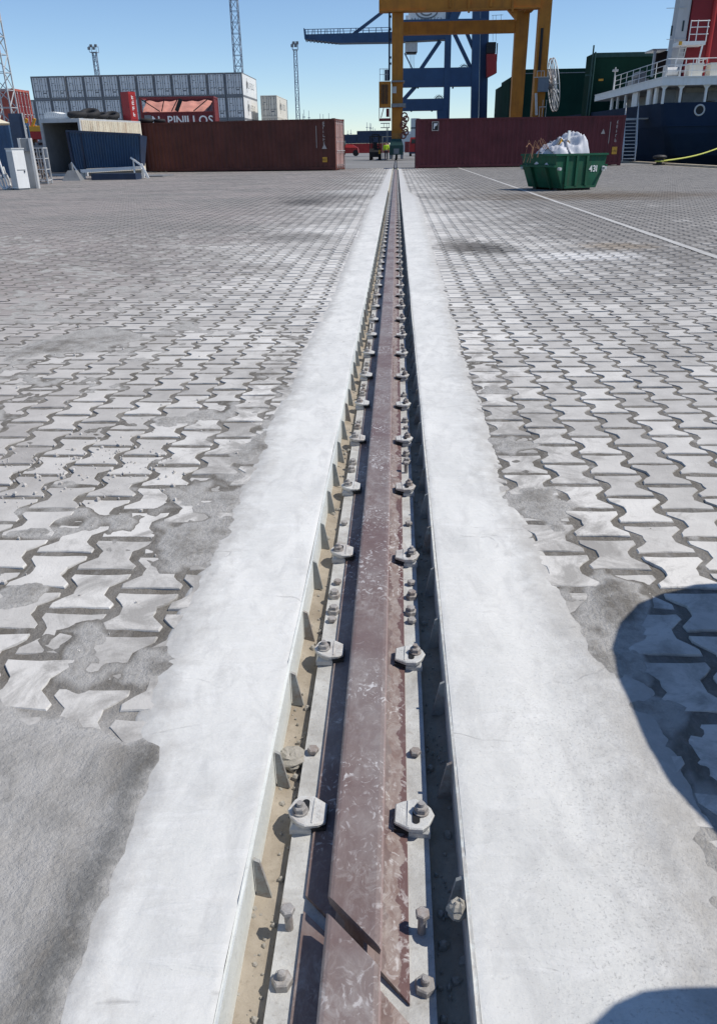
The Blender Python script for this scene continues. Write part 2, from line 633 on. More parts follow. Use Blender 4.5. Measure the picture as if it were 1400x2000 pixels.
def concrete_mat():
    m, t, n, l, p = _nodes('fresh_white_concrete')
    g = _pos(n)
    pos = g.outputs['Position']
    sx = n.new('ShaderNodeSeparateXYZ')
    l.new(pos, sx.inputs[0])
    a = _noise(n, l, _map(n, l, pos, (1.2, 0.6, 1)), 3.0, 6, 0.6, 0.6)
    tr = _noise(n, l, _map(n, l, pos, (1.6, 7, 1)), 5, 5, 0.6, 1.0)
    b = _noise(n, l, pos, 70, 6, 0.7)
    big = _noise(n, l, _map(n, l, pos, (2.2, 0.9, 1)), 1.6, 5, 0.65, 1.2)
    col = _mix(n, l, _ramp(n, l, a, 0.3, 0.7), (0.53, 0.535, 0.52), (0.675, 0.675, 0.65))
    col = _mix(n, l, _ramp(n, l, big, 0.44, 0.70, 0, 0.4), col, (0.735, 0.735, 0.71))
    col = _mix(n, l, _ramp(n, l, tr, 0.52, 0.74, 0, 0.35), col, (0.72, 0.725, 0.72))
    bl = _noise(n, l, _map(n, l, pos, (3, 1.3, 1)), 4.5, 6, 0.7, 0.8)
    col = _mix(n, l, _ramp(n, l, bl, 0.48, 0.72, 0, 0.6), col, (0.43, 0.43, 0.42))
    # torn grey face: outer part of the right strip, near
    ny = _ramp(n, l, sx.outputs['Y'], 2.3, 1.5, 0, 1)
    rx = _ramp(n, l, _math(n, l, 'ADD', sx.outputs['X'], _ramp(n, l, a, 0.25, 0.75, -0.07, 0.07)), 0.40, 0.56, 0, 1)
    torn = _math(n, l, 'MULTIPLY', rx, ny)
    rgh = _noise(n, l, pos, 22, 7, 0.75)
    tc_ = _mix(n, l, _ramp(n, l, rgh, 0.35, 0.65), (0.34, 0.335, 0.325), (0.54, 0.54, 0.53))
    col = _mix(n, l, _math(n, l, 'MULTIPLY', torn, 0.8), col, tc_)
    # pits: sparse all over, thick on the right strip
    rs_ = _ramp(n, l, sx.outputs['X'], 0.1, 0.45, 0, 0.09)
    pit = _noise(n, l, pos, 210, 5, 0.75)
    sp = _ramp(n, l, _math(n, l, 'ADD', pit, _math(n, l, 'MULTIPLY', rs_, ny)), 0.65, 0.78, 0, 0.6)
    col = _mix(n, l, sp, col, (0.36, 0.355, 0.345))
    st = _noise(n, l, pos, 5.5, 4, 0.6, 1.0)
    col = _mix(n, l, _ramp(n, l, st, 0.60, 0.8, 0, 0.4), col, (0.52, 0.505, 0.465))
    # thin grey grime and dust further along
    gy = _ramp(n, l, sx.outputs['Y'], 11, 24, 0, 0.62)
    col = _mix(n, l, gy, col, (0.42, 0.42, 0.42))
    # feathered outer edge: thin cement smear over grey grit
    ea = n.new('ShaderNodeAttribute')
    ea.attribute_name = 'edge'
    ev = _math(n, l, 'ADD', ea.outputs['Fac'], _ramp(n, l, _noise(n, l, pos, 13, 6, 0.7), 0.25, 0.75, -0.24, 0.24))
    col = _mix(n, l, _ramp(n, l, ev, 0.62, 1.0, 0, 0.8), col, (0.38, 0.37, 0.35))
    # wandering hairline cracks
    v = n.new('ShaderNodeTexVoronoi')
    v.feature = 'DISTANCE_TO_EDGE'
    v.inputs['Scale'].default_value = 1.6
    dn = n.new('ShaderNodeVectorMath')
    dn.operation = 'ADD'
    wob = n.new('ShaderNodeTexNoise')
    wob.inputs['Scale'].default_value = 6
    l.new(pos, wob.inputs['Vector'])
    l.new(_map(n, l, pos, (0.55, 1.4, 1)), dn.inputs[0])
    ws = n.new('ShaderNodeVectorMath')
    ws.operation = 'SCALE'
    ws.inputs['Scale'].default_value = 0.16
    l.new(wob.outputs['Color'], ws.inputs[0])
    l.new(ws.outputs[0], dn.inputs[1])
    l.new(dn.outputs[0], v.inputs['Vector'])
    cr = _math(n, l, 'MULTIPLY', _ramp(n, l, v.outputs['Distance'], 0.0, 0.006, 1, 0), _ramp(n, l, st, 0.5, 0.65, 0, 0.45))
    col = _mix(n, l, cr, col, (0.22, 0.21, 0.2))
    l.new(col, p.inputs['Base Color'])
    p.inputs['Roughness'].default_value = 0.88
    p.inputs['Specular IOR Level'].default_value = 0.25
    h = _math(n, l, 'ADD', _math(n, l, 'MULTIPLY', tr, 1.3), _math(n, l, 'MULTIPLY', b, 0.5))
    h = _math(n, l, 'SUBTRACT', h, _math(n, l, 'MULTIPLY', sp, 0.7))
    h = _math(n, l, 'ADD', h, _math(n, l, 'MULTIPLY', _math(n, l, 'MULTIPLY', torn, rgh), 2.2))
    h = _math(n, l, 'SUBTRACT', h, cr)
    _bump(n, l, p, h, 0.5, 0.006)
    return m


def asphalt_mat():
    m, t, n, l, p = _nodes('asphalt')
    g = _pos(n)
    pos = g.outputs['Position']
    a = _noise(n, l, _map(n, l, pos, (1, 0.5, 1)), 0.12, 6, 0.6, 0.5)
    b = _noise(n, l, pos, 1.5, 6, 0.65)
    s = _noise(n, l, _map(n, l, pos, (0.05, 1.0, 1)), 0.35, 4)
    col = _mix(n, l, _ramp(n, l, a, 0.3, 0.7), (0.145, 0.145, 0.145), (0.235, 0.232, 0.225))
    col = _mix(n, l, _ramp(n, l, b, 0.5, 0.8, 0, 0.4), col, (0.12, 0.118, 0.115))
    col = _mix(n, l, _ramp(n, l, s, 0.6, 0.75, 0, 0.5), col, (0.075, 0.075, 0.078))
    l.new(col, p.inputs['Base Color'])
    p.inputs['Roughness'].default_value = 0.9
    _bump(n, l, p, b, 0.2, 0.01)
    return m


def rail_mat():
    m, t, n, l, p = _nodes('rail_steel')
    g = _pos(n)
    pos = g.outputs['Position']
    a = _noise(n, l, _map(n, l, pos, (1, 0.45, 1)), 14, 6, 0.65, 0.8)
    b = _noise(n, l, pos, 60, 6, 0.7)
    c = _noise(n, l, _map(n, l, pos, (1, 0.3, 1)), 4.0, 4, 0.6)
    sc = _noise(n, l, _map(n, l, pos, (1, 0.8, 1)), 34, 4, 0.6, 2.8)
    col = _mix(n, l, _ramp(n, l, a, 0.3, 0.7), (0.135, 0.08, 0.068), (0.245, 0.195, 0.18))
    col = _mix(n, l, _ramp(n, l, c, 0.38, 0.6, 0, 0.65), col, (0.25, 0.22, 0.21))
    sx = n.new('ShaderNodeSeparateXYZ')
    l.new(pos, sx.inputs[0])
    # pale rubbed patches on the running face
    rub = _noise(n, l, _map(n, l, pos, (1.4, 0.9, 1)), 22, 6, 0.72, 1.2)
    zone = _noise(n, l, _map(n, l, pos, (0.6, 1, 1)), 2.6, 4, 0.6)
    col = _mix(n, l, _math(n, l, 'MULTIPLY', _ramp(n, l, rub, 0.47, 0.66), _ramp(n, l, zone, 0.42, 0.6, 0.15, 0.85)), col, (0.35, 0.32, 0.305))
    col = _mix(n, l, _ramp(n, l, zone, 0.50, 0.36, 0, 0.6), col, (0.135, 0.075, 0.07))
    # dried mud on the foot, with a wandering edge; bare maroon steel outside it
    wob = _noise(n, l, _map(n, l, pos, (0.1, 1, 1)), 16, 4, 0.6)
    fx = _math(n, l, 'ADD', sx.outputs['X'], _ramp(n, l, wob, 0.3, 0.7, -0.014, 0.014))
    on = _math(n, l, 'MULTIPLY', _ramp(n, l, fx, 0.0505, 0.0515), _ramp(n, l, fx, 0.0765, 0.0755))
    mudc = _mix(n, l, _ramp(n, l, rub, 0.35, 0.65), (0.21, 0.145, 0.125), (0.36, 0.315, 0.29))
    col = _mix(n, l, _math(n, l, 'MULTIPLY', on, 0.85), col, mudc)
    col = _mix(n, l, _ramp(n, l, fx, 0.0765, 0.0775, 0, 0.8), col, (0.115, 0.055, 0.052))
    # edge highlight painted into the colour along the right arris
    ar = _math(n, l, 'MULTIPLY', _ramp(n, l, sx.outputs['X'], 0.0425, 0.0435), _ramp(n, l, sx.outputs['X'], 0.0465, 0.0455))
    col = _mix(n, l, _math(n, l, 'MULTIPLY', ar, 0.5), col, (0.36, 0.27, 0.26))
    chalk = _math(n, l, 'MULTIPLY', _ramp(n, l, sc, 0.55, 0.66), _ramp(n, l, _noise(n, l, pos, 3.3, 3), 0.44, 0.58, 0.1, 1.0))
    col = _mix(n, l, chalk, col, (0.56, 0.54, 0.53))
    col = _mix(n, l, _ramp(n, l, b, 0.62, 0.8, 0, 0.5), col, (0.07, 0.05, 0.048))
    l.new(col, p.inputs['Base Color'])
    l.new(_ramp(n, l, b, 0.3, 0.7, 0.42, 0.62), p.inputs['Roughness'])
    p.inputs['Metallic'].default_value = 0.15
    _bump(n, l, p, _math(n, l, 'ADD', a, b), 0.25, 0.003)
    return m


def grit(name, lo, hi, dark, scale=6, rough=0.9, rust=0.0):
    m, t, n, l, p = _nodes(name)
    g = _pos(n)
    pos = g.outputs['Position']
    a = _noise(n, l, pos, scale, 6, 0.65, 0.5)
    b = _noise(n, l, pos, scale * 12, 6, 0.7)
    col = _mix(n, l, _ramp(n, l, a, 0.3, 0.7), lo, hi)
    col = _mix(n, l, _ramp(n, l, b, 0.56, 0.76, 0, 0.6), col, dark)
    if rust:
        oi = n.new('ShaderNodeObjectInfo')
        r1 = _noise(n, l, pos, 34, 6, 0.7, 0.6)
        lim = _math(n, l, 'ADD', r1, _ramp(n, l, oi.outputs['Random'], 0, 1, -0.12, 0.14))
        col = _mix(n, l, _ramp(n, l, lim, 0.50, 0.68, 0, rust), col, (0.17, 0.085, 0.045))
        r2 = _noise(n, l, pos, 70, 5, 0.7)
        col = _mix(n, l, _ramp(n, l, r2, 0.55, 0.72, 0, rust * 0.7), col, (0.30, 0.27, 0.23))
    l.new(col, p.inputs['Base Color'])
    p.inputs['Roughness'].default_value = rough
    _bump(n, l, p, _math(n, l, 'ADD', a, b), 0.45, 0.004)
    return m


def water_mat():
    m, t, n, l, p = _nodes('harbour_water')
    g = _pos(n)
    p.inputs['Base Color'].default_value = (0.012, 0.03, 0.035, 1)
    p.inputs['Roughness'].default_value = 0.08
    p.inputs['IOR'].default_value = 1.33
    a = _noise(n, l, _map(n, l, g.outputs['Position'], (1, 1.6, 1)), 1.4, 6, 0.6)
    _bump(n, l, p, a, 0.5, 0.08)
    return m


M_PAV_O = paver_mat('paver_block', True)
M_PAV_S = paver_mat('paver_field', False)
M_MUD = mud_mat()
M_CONC = concrete_mat()
M_ASPH = asphalt_mat()
M_RAIL = rail_mat()
M_SAND = grit('trough_sand', (0.22, 0.185, 0.14), (0.36, 0.32, 0.26), (0.12, 0.10, 0.075), 11)
M_SOLE = grit('sole_plate_zinc', (0.33, 0.325, 0.31), (0.54, 0.55, 0.54), (0.15, 0.135, 0.115), 13, 0.7, 0.45)
M_EDGE = grit('edge_plate_paint', (0.55, 0.57, 0.54), (0.68, 0.70, 0.67), (0.36, 0.36, 0.33), 7, 0.7, 0.3)
M_FIN = grit('fin_shaded_steel', (0.24, 0.25, 0.24), (0.36, 0.37, 0.355), (0.12, 0.11, 0.10), 9, 0.7, 0.5)  # darker than the edge plate: shade on the fin faces put into the colour
M_CLIP = grit('clip_paint', (0.46, 0.47, 0.465), (0.60, 0.605, 0.59), (0.28, 0.25, 0.22), 22, 0.6, 0.3)
M_BOLT = grit('bolt_steel', (0.24, 0.23, 0.22), (0.42, 0.41, 0.40), (0.11, 0.085, 0.07), 40, 0.55, 0.4)
M_RUBBER = paint('rubber', (0.02, 0.02, 0.022), 0.8, dirt=0.2, dirtcol=(0.12, 0.11, 0.1), streak=False, scale=4)
M_CLOD = grit('mortar_clod', (0.25, 0.235, 0.20), (0.40, 0.38, 0.34), (0.14, 0.12, 0.10), 30)
M_STONE = grit('stone_chip', (0.35, 0.33, 0.31), (0.6, 0.58, 0.55), (0.2, 0.15, 0.13), 12)
M_WATER = water_mat()
M_BROWN = paint('container_brown', (0.105, 0.036, 0.028), 0.65, 0.22, 0.9, 0.5, (0.045, 0.03, 0.025), spec=.25)
M_BROWN2 = paint('container_maroon', (0.115, 0.03, 0.036), 0.65, 0.22, 0.9, 0.45, (0.05, 0.025, 0.025), spec=.25)
M_PINK = paint('container_door_pale', (0.36, 0.19, 0.16), 0.6, 0.2, 2, 0.4, (0.2, 0.1, 0.08))  # door end paler than the brown body
M_REEF = paint('reefer_white', (0.74, 0.75, 0.74), 0.5, 0.08, 0.8, 0.22, (0.42, 0.40, 0.36))
M_REEF2 = paint('reefer_cream', (0.70, 0.66, 0.57), 0.5, 0.08, 0.8, 0.3, (0.40, 0.33, 0.25))
M_RDOOR = paint('reefer_door_grey', (0.72, 0.73, 0.73), 0.6, 0.10, 1.2, 0.3, (0.35, 0.35, 0.35))
M_RFRAME = paint('reefer_frame_grey', (0.20, 0.21, 0.225), 0.6, 0.12, 1.2, 0.2, (0.12, 0.12, 0.12))
M_GASKET = paint('door_gasket', (0.05, 0.055, 0.06), 0.7, dirt=0.1)
M_STEELGREY = paint('grey_steel', (0.20, 0.21, 0.22), 0.5, 0.15, 2, 0.3)
M_LGREY = paint('light_grey_paint', (0.52, 0.53, 0.53), 0.5, 0.12, 2, 0.35, (0.28, 0.25, 0.2))
M_WHITE = paint('white_paint', (0.76, 0.77, 0.76), 0.45, 0.06, 2, 0.2, (0.42, 0.35, 0.27))
M_ORANGE = paint('crane_orange', (0.40, 0.165, 0.026), 0.6, 0.2, 0.6, 0.55, (0.16, 0.065, 0.03), spec=.25)
M_BLUE = paint('crane_blue', (0.022, 0.065, 0.15), 0.5, 0.15, 0.5, 0.25, (0.03, 0.05, 0.08))
M_NAVY = paint('ship_navy', (0.013, 0.028, 0.060), 0.75, 0.18, 0.4, 0.3, (0.03, 0.042, 0.06), spec=.15)
M_CBLUE = paint('container_blue', (0.035, 0.085, 0.17), 0.5, 0.15, 1.2, 0.3, (0.10, 0.11, 0.12))
M_DKBLUE = paint('dark_blue_steel', (0.018, 0.035, 0.075), 0.5, 0.2, 2, 0.25, (0.06, 0.06, 0.06))
M_GREENSHIP = paint('ship_green', (0.009, 0.036, 0.025), 0.85, 0.2, 0.3, 0.3, (0.006, 0.014, 0.012), spec=0.1)
M_DKGREEN = paint('bogie_green', (0.012, 0.055, 0.05), 0.5, 0.2, 2, 0.35, (0.03, 0.025, 0.02))
M_SKIP = paint('skip_green', (0.010, 0.085, 0.046), 0.65, 0.3, 1.8, 0.6, (0.075, 0.065, 0.045), spec=.25)
M_FUNNEL = paint('funnel_red', (0.20, 0.014, 0.02), 0.6, .12, .5, .25, (.1, .012, .015))
M_RED = paint('signal_red', (0.34, 0.022, 0.022), 0.5, 0.12, 0.8, 0.25, (0.14, 0.02, 0.02))
M_DKRED = paint('dull_red', (0.19, 0.028, 0.030), 0.55, 0.15, 0.8, 0.3, (0.08, 0.02, 0.02))
M_SALMON = paint('tarpaulin_salmon', (0.50, 0.22, 0.17), 0.7, 0.25, 1.2, 0.6, (0.28, 0.20, 0.18))
M_YEL = paint('machine_yellow', (0.62, 0.33, 0.03), 0.5, 0.12, 2, 0.3, (0.25, 0.12, 0.03))
M_PLATE = paint('plate_yellow', (0.55, 0.29, 0.035), 0.5, 0.08, 4, 0.15)
M_BLACK = paint('black_steel', (0.012, 0.012, 0.013), 0.55, 0.2, 2, 0.15, (0.05, 0.045, 0.04))
M_DARKIN = paint('dark_interior', (0.022, 0.025, 0.027), 0.8, 0.2, 2, 0.2)
M_GLASS = paint('dark_glass', (0.02, 0.03, 0.035), 0.1, 0.05, 2, 0, bump=0)
M_BAG = paint('woven_bag', (0.50, 0.52, 0.57), 0.55, 0.08, 3, 0.22, (0.35, 0.36, 0.38), streak=False, bump=0.3, bscale=60)
M_CANVAS = paint('beige_canvas', (0.60, 0.55, 0.42), 0.8, 0.08, 3, 0.1)
M_HIVIS = paint('hivis_yellow', (0.55, 0.80, 0.03), 0.7, 0.08, 6, 0.0, bump=0)
M_TROUS = paint('dark_trousers', (0.02, 0.022, 0.03), 0.9, 0.1, 6, 0.0, bump=0)
M_SKIN = paint('skin', (0.36, 0.21, 0.15), 0.6, 0.05, 6, 0.0, bump=0)
M_ROPE = paint('rope_yellow', (0.50, 0.52, 0.12), 0.8, 0.15, 6, 0.2, bump=0.3, streak=False)
M_KERB = grit('quay_kerb', (0.32, 0.27, 0.20), (0.50, 0.44, 0.33), (0.16, 0.10, 0.06), 1.5)
M_LINE = paint('road_paint', (0.44, 0.435, 0.42), 0.8, 0.15, 3, 0.8, (0.33, 0.325, 0.315), streak=False)
M_WOOD = paint('timber', (0.42, 0.28, 0.15), 0.8, 0.2, 3, 0.3)
M_SILO = paint('silo_white', (0.50, 0.53, 0.54), 0.5, 0.06, 0.3, 0.15)
M_FARMAST = paint('galvanised_mast', (0.24, 0.29, 0.36), 0.6, 0.1, 1, 0.1, bump=0)
M_MARK = paint('stencil_white', (0.42, 0.38, 0.36), 0.7, 0.1, 6, 0.4, (0.2, 0.12, 0.11), bump=0)
M_MARKDK = paint('stencil_grey', (0.16, 0.17, 0.18), 0.6, 0.1, 3, 0.1, bump=0)

# ------------------------------------------------------------------ GROUND
PX, PY = 0.166, 0.2092            # paver pitch across / along the rail
A_W, A_N = PX / 2 + 0.020, PX / 2 - 0.020


def edge_left(y):
    return -np.interp(y, [-3, 0.6, 1.10, 1.24, 1.5, 2.0, 2.6, 3.1, 4.0, 5.0, 7.0, 10.9, 20, 23, 34, 53],
                      [.43, .43, .437, .50, .523, .509, .519, .514, .495, .51, .48, .51, .585, .50, .46, .40])


def edge_right(y):
    return np.interp(y, [-3, 0.69, 0.94, 1.41, 1.73, 2.07, 2.57, 3.64, 4.57, 6.0, 9.6, 10.8, 20.8, 23.4, 40, 53],
                     [.62, .62, .64, .645, .565, .52, .465, .482, .468, .486, .532, .55, .64, .455, .39, .36])


def mud_height(x, y):
    """top of the grit / mortar that fills the joints, relative to the paver tops"""
    h = -0.0050 + 0.007 * (fbm(x * 5, y * 5, 11, 4) - 0.45) + 0.010 * (fbm(x * 17, y * 17, 13, 4) - 0.5)
    # slop patch, near left
    wob = 0.10 * (fbm(x * 4, y * 4, 5, 3) - 0.5)
    wob = wob + 0.05 * (fbm(x * 22, y * 22, 6, 3) - 0.5)
    patch = sst(1.38, 1.22, y + wob * 1.6 + 0.25 * (x + 0.75) * 0.4) * sst(-0.36, -0.44, x)
    h = h + patch * (0.0105 + 0.007 * (fbm(x * 7, y * 3, 8, 4) - 0.5))
    # band of mortar spill along the left strip
    band = sst(0.36, 0.02, np.abs(x + 0.585) - 0.02 + wob) * sst(1.2, 1.5, y) * sst(5.5, 2.6, y)
    h = h + band * (0.0005 + 0.020 * (fbm(x * 4.2 + 3, y * 3.4, 21, 5) - 0.42))
    # thinner spill along the right strip
    bandr = sst(0.22, 0.0, np.abs(x - 0.55) + wob * 0.7) * sst(6.5, 3.0, y)
    h = h + bandr * (0.014 * (fbm(x * 5, y * 4, 31, 5) - 0.28))
    d = np.sqrt(((x - 0.665) / 0.075) ** 2 + ((y - 1.80) / 0.115) ** 2)
    h = h + 0.010 * sst(1.5, 0.4, d + wob * 8)
    # loose sand among the left blocks
    z = sst(0.56, 0.70, fbm(x * 1.5 + 7, y * 1.5, 41, 4)) * sst(-0.6, -0.9, x) * sst(6.5, 4, y)
    h = h + 0.007 * z
    # well-filled joints far left
    far = sst(-0.8, -2.2, x) * sst(2.5, 4.0, y)
    h = h + 0.0032 * far
    return h


pavement = thing('pavement', None, None)
pavement['kind'] = 'structure'

# joint fill sheets
for s in (-1, 1):
    def sheet(x0, x1, y0, y1, dx, dy, flat=False):
        X, Y = np.meshgrid(s * np.arange(x0, x1 + 1e-6, dx), np.arange(y0, y1 + 1e-6, dy))
        Z = np.full_like(X, -0.0065) if flat else np.maximum(mud_height(X, Y), -0.02)
        o = grid_mesh('joint_fill', X, Y, Z, M_MUD, pavement)
        o['kind'] = 'stuff'
        return o
    sheet(0.30, 3.3, 0.2, 5.0, 0.02, 0.02)
    sheet(3.3, 8.0, 0.2, 5.0, 0.1, 0.1)
    sheet(0.30, 8.0, 5.0, 12.0, 0.07, 0.07)
    sheet(8.0, 16.0 if s > 0 else 30.0, 0.2, 12.0, 1.0, 1.0, True)
    sheet(0.30, 15.8 if s > 0 else 34.3, 12.0, 53.0, 0.5, 1.0, True)
    sheet(0.30, 15.8 if s > 0 else 34.3, -6.0, 0.2, 0.5, 0.31, True)


# block outline, centred; the two ends are wide, the waist narrow
def outline(gap, gy=None):
    g = gap / 2
    hy = PY / 2 - (gy or gap) / 2
    pr = [(-hy, A_W), (-hy * 0.62, A_W), (-hy * 0.36, A_N), (hy * 0.36, A_N), (hy * 0.62, A_W), (hy, A_W)]
    right = [(xw - g, yy) for yy, xw in pr]
    left = [(-xw + g, yy) for yy, xw in pr[::-1]]
    return right + left


def wavy(gx, gy):
    """finer outline for the near blocks: softly waved flanks, worn corners"""
    hy = PY / 2 - gy / 2
    pts = []
    for k in range(9):
        u = -1 + 2 * k / 8
        a = max(-1.0, min(1.0, 1.45 * math.cos(math.pi * u)))
        pts.append((PX / 2 - gx / 2 - 0.020 * a - (0.0015 if abs(u) == 1 else 0), hy * u))
    end = [(0.045, hy - .003), (0.0, hy - .0045), (-0.045, hy - .003)]
    return pts + end + [(-x, -y) for x, y in pts] + [(-x, -y) for x, y in end]


def paver_mesh(seed):
    rnd = random.Random(seed)
    o = []
    for x, y in wavy(0.031, 0.025):
        o.append((x + rnd.uniform(-.0036, .0020) * (1 if x > 0 else -1), y + rnd.uniform(-.0028, .0012) * (1 if y > 0 else -1)))
    n = len(o)
    top = [(x * .965, y * .975, 0) for x, y in o]
    mid = [(x, y, -0.0035) for x, y in o]
    bot = [(x, y, -0.025) for x, y in o]
    b = MB()
    b.add(top + mid + bot, [tuple(range(n))] + [(n + i, n + (i + 1) % n, (i + 1) % n, i) for i in range(n)] +
          [(2 * n + i, 2 * n + (i + 1) % n, n + (i + 1) % n, n + i) for i in range(n)])
    me = bpy.data.meshes.new('paver')
    me.from_pydata(b.v, [], b.f)
    me.materials.append(M_PAV_O)
    return me


cells = []
for side in (-1, 1):
    k = -2
    while True:
        xc = side * (0.635 + PX / 2 + k * PX) if side > 0 else -0.705 - PX / 2 - k * PX
        if abs(xc) > 30 or (side > 0 and xc > 15.6):
            break
        ph = 2.586 if (k % 2 == 0) == (side > 0) else 2.481
        if side < 0:
            ph = 1.928 if k % 2 == 0 else 1.824
        y = ph - PY * math.floor((ph + 0.6) / PY) + PY / 2
        while y < 52.9:
            cells.append((xc, y))
            y += PY
        k += 1
cells = np.array(cells)
# keep only what lies in or near the view
hw = 0.52 * (cells[:, 1] * 0.905 + 0.5) + 2.6
cx_ = 0.06 - 0.05 * cells[:, 1]
cells = cells[(np.abs(cells[:, 0] - cx_) < hw) & (np.abs(cells[:, 0]) > 0.36)]
el, er = edge_left(cells[:, 1]), edge_right(cells[:, 1])
hid = ((cells[:, 0] < 0) & (cells[:, 0] - 0.10 > el + 0.09)) | ((cells[:, 0] > 0) & (cells[:, 0] + 0.10 < er - 0.09))
cells = cells[~hid]
score = []
for x, y in cells:
    u, v_, z = project((x, y, 0)) if y > 0.2 else (0, 0, -1)
    ok = z > 0.1 and -30 < u < 1430 and -10 < v_ < 2030
    if ok and np.mean(mud_height(np.array([x, x - .05, x + .05]), np.array([y, y - .06, y + .06])) > 0.002) > 0.9:
        ok = False
    score.append((CAM.z / z ** 3) if ok else -1)
score = np.array(score)
order = np.argsort(-score)
near = order[:300]
rest = np.setdiff1d(np.arange(len(cells)), near)
pm = [paver_mesh(i) for i in range(12)]
rng = random.Random(3)
for i in near:
    o = bpy.data.objects.new('paver', rng.choice(pm))
    COL.objects.link(o)
    o.location = (cells[i, 0], cells[i, 1], rng.uniform(-0.0024, 0.0020))
    o.rotation_euler = (rng.uniform(-.009, .009), rng.uniform(-.012, .012), rng.choice((0, math.pi)) + rng.uniform(-.012, .012))
    adopt(o, pavement)


def paver_field(idx, gap, skirt, name, fine=False):
    c = cells[idx]
    n = len(c)
    ol = np.array(wavy(gap, gap * .68) if fine else outline(gap, gap * .72))
    k = len(ol)
    R = np.random.RandomState(5)
    P = np.zeros((n, k, 3))
    P[:, :, :2] = ol[None] + c[:, None, :] + R.uniform(-.0016, .0016, (n, k, 2))
    P[:, :, 2] = R.uniform(-.0016, .0016, (n, 1)) + R.uniform(-.0012, .0012, (n, k)) * 0.7
    if skirt:
        B = P.copy()
        B[:, :, 2] = -0.02
        P = np.concatenate([P, B], 1)
    kk = P.shape[1]
    base = (np.arange(n) * kk)[:, None]
    loops = [np.arange(k)[None] + base]
    sizes = [np.full(n, k)]
    if skirt:
        i0 = np.arange(k)
        q = np.stack([k + i0, k + (i0 + 1) % k, (i0 + 1) % k, i0], -1)
        loops.append((q[None] + base[:, :, None]).reshape(n, -1))
        sizes.append(np.full(n * k, 4))
    lv = np.concatenate([a.reshape(-1) for a in loops]).astype(np.int32)
    sz = np.concatenate(sizes).astype(np.int32)
    st = np.concatenate([[0], np.cumsum(sz)[:-1]]).astype(np.int32)
    me = bpy.data.meshes.new(name)
    me.vertices.add(n * kk)
    me.vertices.foreach_set('co', P.reshape(-1).astype(np.float32))
    me.loops.add(len(lv))
    me.loops.foreach_set('vertex_index', lv)
    me.polygons.add(len(sz))
    me.polygons.foreach_set('loop_start', st)
    me.polygons.foreach_set('use_smooth', np.zeros(len(sz), bool))
    me.update()
    me.validate()
    me.materials.append(M_PAV_S)
    o = link(bpy.data.objects.new(name, me))
    adopt(o, pavement)
    o['kind'] = 'stuff'
    return o


ry = cells[rest, 1]
paver_field(rest[ry < 10], 0.030, True, 'paver_field', True)
paver_field(rest[(ry >= 10) & (ry < 22)], 0.024, True, 'paver_field')
paver_field(rest[ry >= 22], 0.020, True, 'paver_field')

# cast concrete strips on both sides of the rail
JOINTS_L = [(0.735, 0.0025), (0.85, -0.002), (1.335, 0.002), (1.50, -0.0015), (1.98, 0.0015), (2.9, 0.002), (4.3, -0.002)]
JOINTS_R = [(0.95, 0.0015), (1.9, -0.0015), (2.6, 0.002), (3.7, -0.0015), (5.2, 0.002)]
rows = np.concatenate([np.arange(-3, 0.4, 0.3), np.arange(0.4, 3, 0.012), np.arange(3, 8, 0.03), np.arange(8, 24, 0.1), np.arange(24, 53.01, 0.5)])
for s, ef, js in ((-1, edge_left, JOINTS_L), (1, edge_right, JOINTS_R)):
    t = np.linspace(0, 1, 44)
    e = np.abs(ef(rows)) + 0.05 * (fbm(rows * 2.2, rows * 0 + s, 3, 4) - 0.5) + np.where((rows < 1.25) & (s < 0), 0.008, 0.025) * (fbm(rows * 11, rows * 0 + s, 9, 3) - 0.5)
    X = 0.188 + (e - 0.188)[:, None] * t[None]
    Y = np.repeat(rows[:, None], 44, 1)
    Z = 0.0055 + 0.0045 * (fbm(X * 5 + 40 * s, Y * 2.5, 17, 4) - 0.5) + 0.0016 * (fbm(X * 30, Y * 30, 19, 2) - 0.5)
    for yj, dz in js:
        yy = Y - yj - 0.03 * (X - 0.3) - 0.012 * (fbm(X * 6, Y * 0, 23, 2) - 0.5)
        Z += (1 - t[None] ** 3) * (2.0 * dz * np.exp(-np.abs(yy) / 0.05) * (yy > 0) - 0.002 * np.exp(-(yy / 0.009) ** 2))
    if s > 0:   # rougher, torn outer face of the right strip
        Z += 0.006 * sst(0.40, 0.55, X) * (fbm(X * 16, Y * 7, 29, 4) - 0.5) * sst(3.0, 1.5, Y)
    Z[:, -10:] -= (np.array([0.0003, 0.0008, 0.0015, 0.0022, 0.0030, 0.0040, 0.0052, 0.0066, 0.0085, 0.016]) * (0.6 + 0.8 * fbm(X[:, -10:] * 25, Y[:, -10:] * 25, 77, 3)))
    Z[:, :1] -= 0.0015
    o = grid_mesh('concrete_strip', s * X, Y, Z, M_CONC)
    at_ = o.data.attributes.new('edge', 'FLOAT', 'POINT')
    at_.data.foreach_set('value', np.repeat(t[None], len(rows), 0).astype(np.float32).ravel())
    o['kind'] = 'structure'

